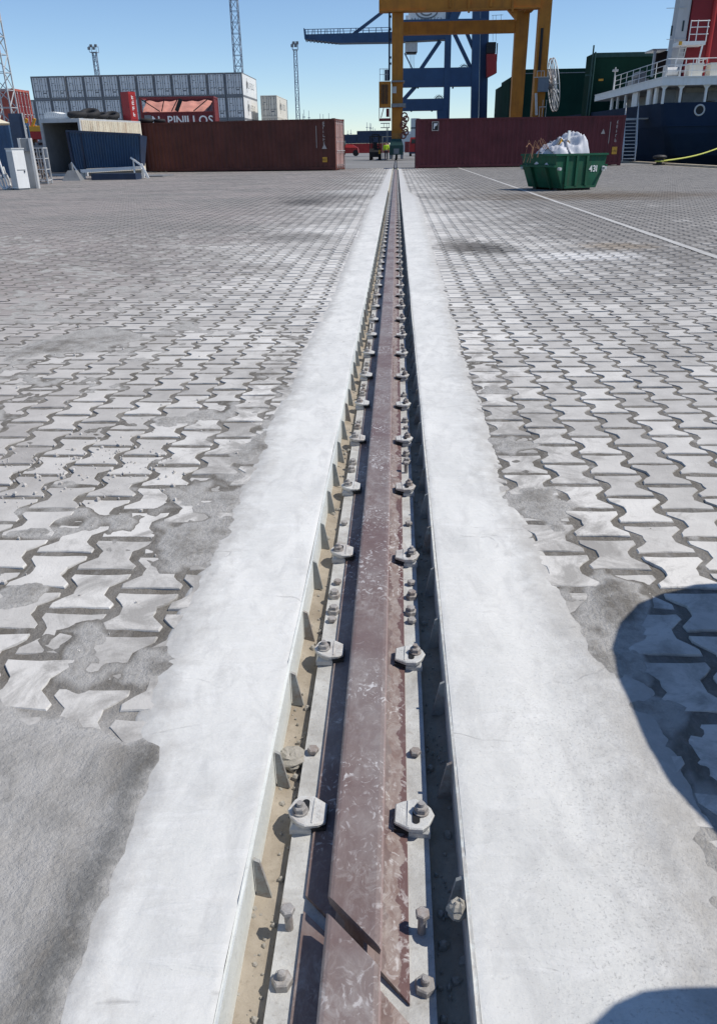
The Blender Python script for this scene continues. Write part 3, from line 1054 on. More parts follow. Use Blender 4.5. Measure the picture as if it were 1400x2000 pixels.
# trough: floor of sand and mortar, steel edging each side
Yt = np.concatenate([np.arange(-3, 0.4, 0.3), np.arange(0.4, 4, 0.02), np.arange(4, 53.01, 0.25)])
for s in (-1, 1):
    t = np.linspace(0.05, 0.1925, 14)
    X, Y = np.meshgrid(t, Yt)
    Z = -0.101 + 0.012 * (fbm(X * 14, Y * 3.5 + s * 9, 51, 4) - 0.5) + 0.008 * sst(0.15, 0.19, X)
    o = grid_mesh('trough_floor', s * X, Y, Z, M_SAND)
    o['kind'] = 'structure'
for s, side in ((-1, 'left'), (1, 'right')):
    ed = thing('steel_edging', 'pale steel edge plate with small fins lining the trough %s of the rail' % side, 'edging', (s * 0.1885, 0, -0.1), 'edge plates lining the rail trough')
    # lips waver a little like cut plate
    b = MB()
    ys = np.arange(-3, 53.01, 0.5)
    rr = random.Random(s)
    ring = []
    for y in ys:
        wv = rr.uniform(-0.0015, 0.0015)
        xi, xo = 0.0075 + wv, 0.001 + wv
        ring.append([(-s * xi, y, -0.02), (-s * xo, y, -0.02), (-s * xo, y, 0.104), (-s * xi, y, 0.104 + wv)])
    b.loft(ring)
    b.build('edge_plate', M_EDGE, ed)
    fb = MB()
    # small trapezoid fin welded to the plate: wide at the foot
    fb.prism([(-s * 0.009, 0, 0.004), (-s * 0.036, 0, 0.004), (-s * 0.0195, 0, 0.094), (-s * 0.009, 0, 0.100)], (0, 0.007, 0))
    fin = fb.build('fin', M_FIN, ed)
    y0 = 0.941 if s < 0 else 0.905
    for i in range(90):
        o = fin if i == 0 else fin.copy()
        if i:
            COL.objects.link(o)
            adopt(o, ed)
        o.location = (0, y0 + i * 0.2645 + random.uniform(-.008, .008), random.uniform(-.006, .003))
        o.rotation_euler = (0, 0, random.uniform(-.03, .03))

# the rail with everything bolted to it
track = thing('crane_rail', 'long rust brown crane rail with white clips running down the middle of the paved quay', 'rail', (0, 0, -0.09))
ZB = -0.081        # sole plate top


def rail_poly(y):
    z0, zt = ZB + 0.001, -0.012
    hw_, fl, wb = 0.045, 0.090, 0.016
    p = [(-fl, z0), (fl, z0), (fl, z0 + 0.006), (0.034, z0 + 0.014), (wb, z0 + 0.024), (wb, zt - 0.026), (hw_ - 0.002, zt - 0.019), (hw_, zt - 0.005), (hw_ - 0.004, zt - 0.0012), (hw_ - 0.010, zt),
         (-hw_ + 0.010, zt), (-hw_ + 0.004, zt - 0.0012), (-hw_, zt - 0.005), (-hw_ + 0.002, zt - 0.019), (-wb, zt - 0.026), (-wb, z0 + 0.024), (-0.034, z0 + 0.014), (-fl, z0 + 0.006)]
    return [(x, y(x), z) for x, z in p]


mitre = lambda x: 0.835 - (x) * 1.02
rb = MB()
rb.loft([rail_poly(mitre)] + [rail_poly(lambda x, q=q: q) for q in (1.2, 2.5, 5, 10, 20, 35, 53)])
rb.build('rail', M_RAIL, track, world=True)
rb = MB()
rb.loft([rail_poly(lambda x: -3.0), rail_poly(lambda x: 0.2), rail_poly(lambda x: mitre(x) - 0.031)])
rb.build('rail', M_RAIL, track, world=True)
sb = MB()
sb.loft([[(-0.131, y, ZB - 0.016), (0.131, y, ZB - 0.016), (0.131, y, ZB), (-0.131, y, ZB)] for y in (-3.0, 2.19)])
sb.build('sole_plate', M_SOLE, track, world=True)
sb = MB()
sb.loft([[(-0.129, y, ZB - 0.016), (0.131, y, ZB - 0.016), (0.131, y, ZB), (-0.129, y, ZB)] for y in (2.196, 8.2)])
sb.build('sole_plate', M_SOLE, track, world=True)
sb = MB()
sb.loft([[(-0.131, y, ZB - 0.016), (0.130, y, ZB - 0.016), (0.130, y, ZB), (-0.131, y, ZB)] for y in (8.206, 53)])
sb.build('sole_plate', M_SOLE, track, world=True)
# narrow grey packing strip that shows on both sides of the foot
# clip: welded lower half, cast upper half with a slot, nut and stud
CL = [(-.036, -.021), (-.009, -.037), (.016, -.037), (.027, -.026), (.037, -.001), (.030, .016), (.016, .030), (.001, .037), (-.023, .031), (-.036, .023)]
CL = [(x * 1.05, y * 1.03) for x, y in CL]


def clip_top(mat):
    b = MB()
    n = len(CL)
    lo = [(x, y, 0.020) for x, y in CL]
    lo = [(x * .97, y * .97, 0.0225) for x, y in CL]
    m1 = [(x, y, 0.031 if x > -0.012 else 0.028) for x, y in CL]
    hi = [(x * 0.94, y * 0.94, 0.0335 if x > -0.012 else 0.0305) for x, y in CL]
    b.loft([lo, m1, hi])
    # raised boss under the nut, ridge across, cast ring of blank letters
    b.box(-0.0135, -0.0115, -0.031, 0.031, 0.029, 0.0345)
    b.box(-0.027, -0.0255, -0.019, 0.019, 0.029, 0.0316)
    b.box(-0.0165, -0.0155, -0.019, 0.019, 0.029, 0.0316)
    for yy in (-0.014, -0.007, 0.0, 0.007, 0.014):
        b.box(-0.0235, -0.0195, yy - 0.0022, yy + 0.0018, 0.029, 0.0318)
    return b


cb = clip_top(None)
lb = MB()
lb.loft([[(-0.010, -0.030, 0.0), (0.032, -0.030, 0.0), (0.032, 0.030, 0.0), (-0.010, 0.030, 0.0)], [(-0.010, -0.030, 0.012), (0.032, -0.030, 0.012), (0.032, 0.030, 0.012), (-0.010, 0.030, 0.012)],
         [(-0.004, -0.024, 0.0205), (0.026, -0.024, 0.0205), (0.026, 0.024, 0.0205), (-0.004, 0.024, 0.0205)]])
slot = MB()
slot.prism([(0.004 + 0.0075 * math.cos(a), -0.009 + (-0.010 if math.sin(a) < 0 else 0.010) + 0.0075 * math.sin(a), 0.0342) for a in [i * math.pi / 8 for i in range(16)]], (0, 0, 0.0006))
nb = MB()
hexr = lambda r, z, ph=0: [(0.013 + r * math.cos(i * math.pi / 3 + ph), 0.004 + r * math.sin(i * math.pi / 3 + ph), z) for i in range(6)]
nb.cyl((0.013, 0.004, 0.0335), (0.013, 0.004, 0.0375), 0.0155, n=18)
nb.loft([hexr(0.0135, 0.0375), hexr(0.0135, 0.0465), hexr(0.0115, 0.049)])
nb.cyl((0.013, 0.004, 0.049), (0.013, 0.004, 0.057), 0.0065, 0.006, n=12)
pad = MB()
pad.box(-0.038, -0.010, -0.029, 0.029, 0.0095, 0.0195)


def place_clip(proto, s, y, dz, rot):
    c = proto.copy()
    COL.objects.link(c)
    adopt(c, track)
    c.location = (s * 0.1035, y, ZB + 0.09 + dz)
    c.rotation_euler = (0, 0, (0 if s > 0 else math.pi) + rot)
    for ch in CHILD.get(proto.name, []):
        k = ch.copy()
        COL.objects.link(k)
        adopt(k, c)
    return c


proto = cb.build('rail_clip', M_CLIP, None)
lb.build('clip_base', M_CLIP, proto)
slot.build('slot', M_BLACK, proto)
nb.build('nut', M_BOLT, proto)
pad.build('rubber_pad', M_RUBBER, proto)
far_b = MB()
far_b.v, far_b.f = list(cb.v), list(cb.f)
far_b.add(lb.v, lb.f)
far_b.add(nb.v, nb.f)
proto_far = far_b.build('rail_clip', M_CLIP, None)
pr = random.Random(12)
for s in (-1, 1):
    for i in range(-1, 98):
        y = 1.088 + 0.5315 * i + (0.012 if s < 0 else 0) + pr.uniform(-.008, .008)
        place_clip(proto if i < 26 else proto_far, s, y, pr.uniform(-.001, .002), pr.uniform(-.05, .05))
for p_ in (proto, proto_far):
    for ch in CHILD.get(p_.name, []):
        bpy.data.objects.remove(ch)
    bpy.data.objects.remove(p_)


# levelling bolts on the sole plate, between the clips
def hexbolt(h, head, nut):
    b = MB()
    H6 = lambda r, z, ph=0.3: [(r * math.cos(i * math.pi / 3 + ph), r * math.sin(i * math.pi / 3 + ph), z) for i in range(6)]
    if nut:
        b.loft([H6(0.017, 0), H6(0.017, 0.012), H6(0.0145, 0.0145)])
    b.cyl((0, 0, 0.0), (0, 0, h), 0.0072, n=12)
    if head:
        b.loft([H6(0.0125, h), H6(0.0125, h + 0.007), H6(0.0105, h + 0.009)])
    else:
        b.cyl((0, 0, h), (0, 0, h + 0.003), 0.0072, 0.005, n=12)
    return b


bolts = [hexbolt(0.040, True, False), hexbolt(0.024, False, True), hexbolt(0.016, True, True), hexbolt(0.006, True, False)]
bolts = [b.build('levelling_bolt', M_BOLT, None) for b in bolts]
spots = []
for s in (-1, 1):
    spots += [(s, 0.868, 0), (s, 0.772, 1), (s, 0.555, 2)]
    spots += [(s, 1.845, 2), (s, 1.93, 2), (s, 1.80, 3), (s, 2.005, 3), (s, 2.41, 3), (s, 1.285, 3 if s < 0 else 3)]
    y = 2.9
    while y < 20:
        for q in range(pr.choice((1, 2, 2, 3))):
            spots.append((s, y + q * 0.09 + pr.uniform(-.01, .01), pr.choice((1, 2, 2, 3, 0))))
        y += 0.5315
for s, y, k in spots:
    c = bolts[k].copy()
    COL.objects.link(c)
    adopt(c, track)
    c.location = (s * 0.111 + pr.uniform(-.003, .003), y, ZB + 0.09)
    c.rotation_euler = (pr.uniform(-.05, .05), pr.uniform(-.05, .05), pr.uniform(0, 1))
for b in bolts:
    bpy.data.objects.remove(b)


# lumps of mortar in the trough
def clod(name, c, r, mat, label, cat, sq=0.7, seed=0, group=None, n=10):
    rr = random.Random(seed)
    b = MB()
    rings = []
    for i in range(1, n):
        ph = math.pi * i / n
        rings.append([(r * math.sin(ph) * math.cos(t) * (1 + rr.uniform(-.22, .22)), r * math.sin(ph) * math.sin(t) * (1 + rr.uniform(-.22, .22)), sq * r * (-math.cos(ph)) * (1 + rr.uniform(-.15, .15)))
                      for t in [2 * math.pi * k / 12 for k in range(12)]])
    b.loft(rings)
    o = b.build(name, mat, None)
    o.location = c
    return tag(o, label, cat, group)


clod('mortar_lump', (-0.158, 1.275, -0.085), 0.030, M_CLOD, 'crumbly brown mortar lump lying on the sand left of the rail', 'mortar lump', 0.6, 4, n=12)
clod('mortar_lump', (0.168, 0.86, -0.012), 0.0165, M_CLOD, 'rough grey mortar lump stuck on the right edge plate', 'mortar lump', 1.2, 6, n=10)

# rail beyond the paving, let into the asphalt
fr = MB()
fr.box(-0.045, 0.045, 53.0, 170, -0.05, 0.004)
o = fr.build('sunken_rail', M_STEELGREY)
o['kind'] = 'structure'
fr = MB()
fr.box(-0.12, -0.047, 53.0, 170, -0.05, 0.0025)
fr.box(0.047, 0.12, 53.0, 170, -0.05, 0.0025)
o = fr.build('flange_groove', M_BLACK)
o['kind'] = 'structure'
# asphalt apron: everything beyond the paving and to the far left
g = MB()
g.add([(-1500, 53, -0.001), (16.2, 53, -0.001), (16.2, 2500, -0.001), (-1500, 2500, -0.001)], [(0, 1, 2, 3)])
g.add([(-1500, -40, -0.001), (-34.2, -40, -0.001), (-34.2, 53, -0.001), (-1500, 53, -0.001)], [(0, 1, 2, 3)])
o = g.build('ground', M_ASPH)
o['kind'] = 'structure'
g = MB()
g.box(-3.2, 8.2, 52.93, 53.07, -0.02, 0.006)  # narrow black strip across the ground at the end of the paving
o = g.build('dark_ground_strip', M_BLACK)
o['kind'] = 'structure'
# worn painted line on the paving
lx = lambda y: 3.52 + 0.007 * (y - 10)
b = MB()
ys = np.arange(4, 52, 0.4)
b.add([p for y in ys for p in ((lx(y) - 0.048 + pr.uniform(-.010, .010), y, 0.0042), (lx(y) + 0.048 + pr.uniform(-.008, .008), y, 0.0042))], [(2 * i, 2 * i + 1, 2 * i + 3, 2 * i + 2) for i in range(len(ys) - 1)])
o = b.build('painted_line', M_LINE)
o['kind'] = 'structure'

# crumbs on the trough floor
b = MB()
rr = random.Random(18)
for i in range(380):
    sd = rr.choice((-1, 1))
    x, y = sd * rr.uniform(.136, .180), 0.5 + 4 * rr.random() ** 1.7
    r = rr.choice((0.0015, 0.002, 0.003, 0.004, 0.006, 0.009)) * rr.uniform(.7, 1.3)
    q = [(x + r * rr.uniform(.6, 1.2) * math.cos(t), y + r * rr.uniform(.6, 1.2) * math.sin(t)) for t in (0.2, 1.3, 2.6, 3.8, 5.1)]
    b.loft([[(u, v, -.106) for u, v in q], [(x + (u - x) * .9, y + (v - y) * .9, -.099 + r * .5) for u, v in q], [(x + (u - x) * .4, y + (v - y) * .4, -.099 + r) for u, v in q]])
o = b.build('mortar_crumbs', M_CLOD)
tag(o, 'mortar crumbs strewn over the sandy trough floor beside the rail', 'crumbs', kind='stuff')

# broken chips lying on the blocks, near left
b = MB()
rr = random.Random(8)
for i in range(420):
    if i < 300:
        cx0, cy0 = rr.choice([(-1.35, 2.75), (-1.1, 2.9), (-0.95, 2.7), (-1.3, 2.35), (-1.6, 2.6)])
        x, y = rr.gauss(cx0, 0.16), rr.gauss(cy0, 0.2)
    else:
        x, y = rr.uniform(-2.4, -0.55), rr.uniform(1.2, 5.5)
    r = rr.choice((0.002, 0.003, 0.004, 0.0055, 0.009)) * rr.uniform(0.7, 1.3)
    q = [(x + r * rr.uniform(.6, 1.2) * math.cos(t), y + r * rr.uniform(.6, 1.2) * math.sin(t)) for t in (0.2, 1.3, 2.6, 3.8, 5.1)]
    z0 = 0.0015
    b.loft([[(u, v, z0 - 0.004) for u, v in q], [(x + (u - x) * .9, y + (v - y) * .9, z0 + r * 0.5) for u, v in q], [(x + (u - x) * .45, y + (v - y) * .45, z0 + r * rr.uniform(.7, 1.0)) for u, v in q]])
o = b.build('stone_chips', M_STONE)
tag(o, 'scatter of broken stone chips on the blocks left of the rail', 'stone chips', kind='stuff')

# quay edge and water
b = MB()
b.box(15.82, 16.2, -40, 2500, -3.5, 0.11)
o = b.build('quay_kerb', M_KERB)
o['kind'] = 'structure'
b = MB()
b.add([(16.2, -60, -2.2), (2500, -60, -2.2), (2500, 2500, -2.2), (16.2, 2500, -2.2)], [(0, 1, 2, 3)])
o = b.build('water', M_WATER)
o['kind'] = 'structure'
b = MB()
b.box(15.5, 15.815, -40, 53, -0.03, 0.0)
o = b.build('quay_edge_strip', M_KERB)
o['kind'] = 'structure'


# ------------------------------------------------------------------ CONTAINERS
def corrugated_container(name, label, loc, rz, L, Hc, mat, doormat, group=None, cat='container'):
    """long axis x, doors at +x, W = 2.44"""
    t = thing(name, label, cat, loc, group, rz)
    W = 2.438
    hx, hy = L / 2, W / 2
    b = MB()
    for sx in (-1, 1):
        for sy in (-1, 1):
            b.box(sx * hx, sx * (hx - 0.16), sy * hy, sy * (hy - 0.16), 0.12, Hc - 0.12)
    for sy in (-1, 1):
        b.box(-hx + .16, hx - .16, sy * hy, sy * (hy - .07), Hc - .11, Hc - 0.02)
        b.box(-hx + .16, hx - .16, sy * hy, sy * (hy - .06), 0.05, 0.20)
    for sx in (-1, 1):
        b.box(sx * hx, sx * (hx - .1), -hy + .16, hy - .16, Hc - .16, Hc - 0.02)
        b.box(sx * hx, sx * (hx - .1), -hy + .16, hy - .16, 0.04, 0.19)
    b.build('frame', mat, t)
    cc = MB()
    for sx in (-1, 1):
        for sy in (-1, 1):
            for z in (0.0, Hc - 0.118):
                cc.box(sx * (hx + .006), sx * (hx - .175), sy * (hy + .006), sy * (hy - .16), z, z + 0.118)
    cc.build('corner_casting', mat, t)
    for sy in (-1, 1):
        s_ = MB().corr(-hx + .16, hx - .16, 0.19, Hc - .10, sy * (hy - .012), -0.036 * sy, 0.278)
        s_.build('side_panel', mat, t, recalc=False)
    r = MB().corr(-hx + .1, hx - .1, -hy + .06, hy - .06, 0, 0.02, 0.21)
    r.v = [(p[0], p[2], Hc - 0.045 + p[1]) for p in r.v]
    r.build('roof', mat, t, recalc=False)
    fl = MB().box(-hx + .1, hx - .1, -hy + .07, hy - .07, 0.06, 0.17)
    fl.build('floor', M_DARKIN, t)
    e = MB().corr(-hy + .16, hy - .16, 0.19, Hc - .16, -hx + .03, 0.036, 0.25, along='y')
    e.build('end_wall', mat, t, recalc=False)
    for sy in (-1, 1):
        d = MB()
        y0, y1 = (0.012, hy - .17) if sy > 0 else (-hy + .17, -0.012)
        d.box(hx - .07, hx - .03, y0, y1, 0.20, Hc - 0.17)
        for k in range(3):
            z0 = 0.30 + k * (Hc - 0.55) / 3
            d.box(hx - .03, hx - .012, y0 + .06, y1 - .06, z0, z0 + (Hc - 0.55) / 3 - 0.12)
        dd = d.build('door', doormat, t)
        lb_ = MB()
        for u in (0.25, 0.75):
            yy = y0 + (y1 - y0) * u
            lb_.cyl((hx + .012, yy, 0.12), (hx + .012, yy, Hc - .10), 0.018, n=8)
            for z in (0.25, 0.9, 1.5, Hc - .3):
                lb_.box(hx - .014, hx + .034, yy - .05, yy + .05, z, z + .06)
            lb_.box(hx + .012, hx + .040, yy - .02, yy + .3, 1.02, 1.06)
        lb_.build('lock_bar', M_LGREY, dd)
    return t


Y1 = 48.9
H1 = 2.72
ang = -rad(9.0)
# left container: right front corner at (-3.41, 48.9)
L40 = 12.19
ux = Vector((math.cos(ang), math.sin(ang), 0))
uy = Vector((-math.sin(ang), math.cos(ang), 0))
c0 = Vector((-3.45, Y1, 0)) - ux * (L40 / 2) + uy * 1.219
contL = corrugated_container('shipping_container', 'dark brown forty foot container lying left of the rail, pale door end towards it', (c0.x, c0.y, 0.0), ang, L40, H1, M_BROWN, M_PINK, 'long containers across the quay')
contR = corrugated_container('shipping_container', 'maroon forty foot container right of the rail with a square logo on its side', (1.22 + L40 / 2, 51.0 + 1.219, 0.0), 0.0, L40, H1 - 0.03, M_BROWN2, M_BROWN2, 'long containers across the quay')
fy = -1.219 - 0.004
# markings, left container side
xr = L40 / 2


def plate(parent, x0, x1, z0, z1, mat, y=fy - 0.004, name='plate'):
    b = MB().box(x0, x1, y, y + 0.006, z0, z1)
    return b.build(name, mat, parent)


plate(contL, xr - .78, xr - .50, 0.45, 0.72, M_PLATE, name='yellow_plate')
marks(contL, face_to((xr - .64, fy - .005, .58), (1, 0, 0), (0, 0, 1)), 3, .10, M_BLACK, 1)
marks(contL, face_to((xr - .66, fy - .001, 1.95), (1, 0, 0), (0, 0, 1)), 6, .19, M_MARK, 2, .2, True)
plate(contL, xr - 1.12, xr - 1.09, 1.2, 2.35, M_MARK, name='stencil_line')
b = MB().prism([(xr - 0.8, fy - .003, 1.15), (xr - .5, fy - .003, 1.15), (xr - .65, fy - .003, 1.42)], (0, -0.003, 0))
b.build('warning_triangle', M_MARK, contL)
# right container
plate(contR, xr - .60, xr - .30, 0.62, 1.02, M_PLATE, name='yellow_plate')
marks(contR, face_to((xr - .45, fy - .005, .80), (1, 0, 0), (0, 0, 1)), 3, .11, M_BLACK, 3)
plate(contR, xr - .86, xr - .83, 1.2, 2.35, M_MARK, name='stencil_line')
marks(contR, face_to((xr - .45, fy - .001, 1.85), (1, 0, 0), (0, 0, 1)), 5, .19, M_MARK, 4, .24, True)
b = MB().prism([(xr - 1.35, fy - .003, 1.72), (xr - 1.10, fy - .003, 1.72), (xr - 1.22, fy - .003, 1.98)], (0, -0.003, 0))
b.build('warning_triangle', M_MARK, contR)
lg = plate(contR, -xr + .92, -xr + 1.33, 2.02, 2.52, M_MARK, fy - .004, 'logo_border')
plate(contR, -xr + .96, -xr + 1.29, 2.06, 2.48, M_BLACK, fy - .008, 'logo_field')
b = MB().prism([(-xr + 1.02, fy - .009, 2.12), (-xr + 1.07, fy - .009, 2.12), (-xr + 1.10, fy - .009, 2.26), (-xr + 1.20, fy - .009, 2.29), (-xr + 1.25, fy - .009, 2.42), (-xr + 1.04, fy - .009, 2.42)], (0, -0.003, 0))
b.build('logo_emblem', M_WHITE, contR)


# refrigerated containers: door end towards the camera (-y), long axis y
def reefer(name, label, loc, Hc, L, mat, group, side_marks=False):
    t = thing(name, label, 'container', loc, group)
    W = 2.438
    hx = W / 2
    b = MB()
    for sx in (-1, 1):
        for yy in (0, L):
            d = 0.14 if yy == 0 else -0.14
            b.box(sx * hx, sx * (hx - .13), yy, yy + d, 0, Hc)
        b.box(sx * hx, sx * (hx - .1), 0.14, L - .14, Hc - .09, Hc)
        b.box(sx * hx, sx * (hx - .1), 0.14, L - .14, 0.0, 0.16)
    for z0, z1 in ((0.0, .17), (Hc - .14, Hc)):
        b.box(-hx + .13, hx - .13, 0.0, 0.10, z0, z1)
        b.box(-hx + .13, hx - .13, L - .1, L, z0, z1)
    b.build('frame', M_RFRAME if mat is M_REEF else mat, t)
    s_ = MB()
    s_.box(-hx + .025, hx - .025, 0.12, L - .05, 0.12, Hc - .03)
    s_.build('body', mat, t)
    for sx in (-1, 1):
        d = MB()
        x0, x1 = (0.012, hx - .145) if sx > 0 else (-hx + .145, -.012)
        d.box(x0, x1, 0.045, 0.115, 0.19, Hc - .16)
        dd = d.build('door', M_RDOOR if mat is M_REEF else mat, t)
        k = MB()
        for u in (0.27, 0.72):
            xx = x0 + (x1 - x0) * u
            k.cyl((xx, 0.02, 0.1), (xx, 0.02, Hc - .08), 0.028, n=6)
            for z in (0.3, 0.95, 1.7, Hc - .4):
                k.box(xx - .08, xx + .08, 0.0, 0.042, z, z + .07)
            k.box(xx - .04, xx + .34, 0.0, 0.03, 1.05, 1.10)
        k.build('lock_bar', M_STEELGREY, dd)
    gk = MB()
    gk.box(-hx + .13, -hx + .17, 0.03, 0.112, 0.17, Hc - .14)
    gk.box(hx - .17, hx - .13, 0.03, 0.112, 0.17, Hc - .14)
    gk.box(-.03, .03, 0.036, 0.112, 0.17, Hc - .14)
    gk.box(-hx + .17, hx - .17, 0.036, 0.112, Hc - .19, Hc - .14)
    gk.box(-hx + .17, hx - .17, 0.036, 0.112, 0.17, .22)
    gk.build('gasket', M_GASKET, t)
    mk = MB()
    mk.box(0.25, 0.8, 0.040, 0.046, 0.70, 0.85)
    mk.box(-0.75, -0.45, 0.040, 0.046, 1.95, 2.02)
    mk.build('door_marking', M_MARKDK, t)
    return t


def side_logo(t, L, Hc, big):
    """grey emblem and name on the +x side"""
    x = 1.219 - 0.02
    marks(t, face_to((x, L * 0.60, Hc * 0.55), (0, 1, 0), (0, 0, 1)), 6, .95, M_MARKDK, 5, .85)
    b = MB()
    b.torus((x, L * 0.30, Hc * 0.55), 0.42, 0.09, 18, 6, 'X')
    b.box(x - .02, x + .02, L * 0.30 - .08, L * 0.30 + .08, Hc * .2, Hc * .85)
    b.build('side_emblem', M_MARKDK, t)


YS = 122.0
XL, XR = ax(59, 151, YS), ax(473, 146, YS)
pit = (XR - XL) / 12.0
hs = [2.591, 2.591, 2.896, 2.896]
zs = [0.02, 2.62, 5.22, 8.125]
ORD = ['first', 'second', 'third', 'fourth', 'fifth', 'sixth', 'seventh', 'eighth', 'ninth', 'tenth', 'eleventh', 'twelfth', 'thirteenth']
ROWN = {3: 'top row', 2: 'second row', 1: 'third row', 0: 'bottom row'}
GRP = 'white refrigerated containers of the long stack'
protos = {}
for lvl in (3, 2, 1, 0):
    n = 12 if lvl == 3 else 13
    for i in range(n):
        x = XR - pit / 2 - i * pit
        idx = n - i
        lab = 'white container with its doors showing, %s from left in the stack\'s %s' % (ORD[idx - 1], ROWN[lvl])
        if i == 0:
            lab = 'white refrigerated container at the right end of the long stack, %s' % ROWN[lvl]
            c = reefer('refrigerated_container', lab, (x, YS, zs[lvl]), hs[lvl], 12.19, M_REEF, GRP)
            if lvl >= 2:
                side_logo(c, 12.19, hs[lvl], True)
        else:
            if lvl not in protos:
                protos[lvl] = reefer('refrigerated_container', lab, (x, YS, zs[lvl]), hs[lvl], 12.19, M_REEF, GRP)
            else:
                dup(protos[lvl], (x, YS + random.uniform(-.05, .05), zs[lvl]), None, lab)
# the shorter stack to its right
xq = ax(525, 200, 128) 
for k, (z0, h) in enumerate(((0.02, 2.6), (2.65, 2.896), (5.57, 2.896))):
    c = reefer('refrigerated_container', 'cream refrigerated container right of the long white stack, %s of its three' % ('lowest', 'middle', 'topmost')[k], (xq, 128, z0), h, 12.19, M_REEF2, 'cream refrigerated containers of the short stack')
    if k == 2:
        side_logo(c, 12.19, h, False)

# red open-sided container with lettering, standing on another
t0 = corrugated_container('shipping_container', 'dull red twenty foot container under the red lettered one', (ax(346, 230, 70.0), 71.3, 0.0), rad(4), 6.06, 2.55, M_DKRED, M_DKRED, None)
Lr, Hr = 6.06, 2.62
zr = 2.56
t = thing('open_side_container', 'red container with white lettering and salmon tarpaulin above, behind the brown one', 'container', (ax(346, 230, 70.0), 71.3, zr), None, rad(4))
b = MB()
for sx in (-1, 1):
    for sy in (-1, 1):
        b.box(sx * 3.03, sx * 2.88, sy * 1.22, sy * 1.07, 0, Hr)
for sy in (-1, 1):
    b.box(-2.88, 2.88, sy * 1.22, sy * 1.12, Hr - .12, Hr)
    b.box(-2.88, 2.88, sy * 1.22, sy * 1.12, 0, .16)
    b.box(-2.88, 2.88, sy * 1.22, sy * 1.14, 1.44, 1.52)
for sx in (-1, 1):
    b.box(sx * 3.03, sx * 2.93, -1.07, 1.07, 0, .16)
    b.box(sx * 3.03, sx * 2.93, -1.07, 1.07, Hr - .12, Hr)
b.build('frame', M_DKRED, t)
for x0, x1 in ((-2.85, -1.2), (-0.9, -1.2), (-.9, 0.3), (2.8, 1.4), (2.85, 0.3)):
    pass
br = MB()
for a, c in (((-2.85, 2.45), (-1.45, 1.56)), ((-1.3, 1.56), (-1.0, 2.45)), ((0.1, 2.45), (-0.5, 1.56)), ((2.6, 2.45), (1.3, 1.56)), ((2.9, 2.2), (2.45, 1.56))):
    br.bar((a[0], -1.17, a[1]), (c[0], -1.17, c[1]), 0.07, 0.06)
br.bar((0.35, -1.165, 2.45), (-0.1, -1.165, 1.56), 0.32, 0.04)
br.build('brace', M_BLACK, t)
b = MB().corr(-2.88, 2.88, .16, 1.45, -1.19, 0.03, 0.25)
b.build('side_panel', M_DKRED, t, recalc=False)
b = MB().box(-2.88, 2.88, 1.13, 1.19, .16, Hr - .12)
b.build('back_panel', M_DKRED, t)
# sloping tarpaulin under the frame, catching the sun
b = MB()
nx, nz = 24, 8
b.v = [(-2.86 + 5.72 * i / nx, -1.08 + 1.9 * (j / nz), 1.48 + 0.92 * (j / nz) ** 0.8 + 0.05 * math.sin(i * 1.3) + 0.04 * math.sin(i * .6 + j)) for j in range(nz + 1) for i in range(nx + 1)]
b.f = [(j * (nx + 1) + i, j * (nx + 1) + i + 1, (j + 1) * (nx + 1) + i + 1, (j + 1) * (nx + 1) + i) for j in range(nz) for i in range(nx)]
b.build('tarpaulin', M_SALMON, t, smooth=True, recalc=False)
e = MB().corr(-1.07, 1.07, .16, Hr - .12, 3.0, -0.03, 0.22, along='y')
e.build('end_wall', M_DKRED, t, recalc=False)
text('N. PINILLOS', 0.92, M_WHITE, t, face_to((0.35, -1.205, 0.86), (1, 0, 0), (0, 0, 1)), 'letter', 0.01, 0.012)
b = MB().box(-2.75, -2.2, -1.212, -1.196, .45, 1.3)
b.build('grey_patch', M_STEELGREY, t)

# ------------------------------------------------------------------ LEFT SIDE OF THE QUAY
# open grey container, mouth towards us, cream flank in the sun
ca = Vector((ax(165, 300, 44.5), 44.5, 0))
th = rad(-14)
t = thing('open_container', 'open ended grey container with a rusty cream flank and tyres on its roof', 'container', (ca.x, ca.y, 0), None, th)
Hc = 2.78
# local: x = 0 is the sunlit flank, mouth along -x, depth along +y
b = MB()
b.box(-0.05, 0, 0, 6.06, 0.16, Hc - .08)
b.build('flank', M_REEF2, t)
b = MB().corr(0.1, 5.96, .2, Hc - .1, 0.0, 0.03, 0.2, along='y')
b.build('flank_sheet', paint('rusty_cream', (0.66, 0.60, 0.47), 0.7, 0.15, 1.2, 0.75, (0.30, 0.14, 0.06)), t, recalc=False)
b = MB()
b.box(-2.44, -2.39, 0, 6.06, .16, Hc - .08)
b.box(-2.39, -.05, 5.98, 6.06, .16, Hc - .08)
b.build('wall', M_STEELGREY, t)
b = MB()
b.box(-2.44, 0, 0, 6.06, 0.02, 0.15)
b.build('floor', M_DARKIN, t)
b = MB()
b.box(-2.44, 0.0, 0, 6.06, Hc - .075, Hc)
b.build('roof', M_LGREY, t)
b = MB()
b.box(-2.46, -2.34, -.03, .09, 0, Hc)
b.box(-.10, .02, -.03, .09, 0, Hc)
b.box(-2.34, -.10, -.03, .07, Hc - .18, Hc + .003)
b.box(-2.34, -.10, -.03, .07, 0.0, .14)
b.build('door_frame', M_LGREY, t)
b = MB()
b.box(-2.0, -.5, 2.0, 3.6, .155, 1.0)
b.box(-1.8, -.9, 1.0, 1.9, .155, .6)
b.build('crate', M_STEELGREY, t)
oc_m = Matrix.Translation(ca) @ Matrix.Rotation(th, 4, 'Z')


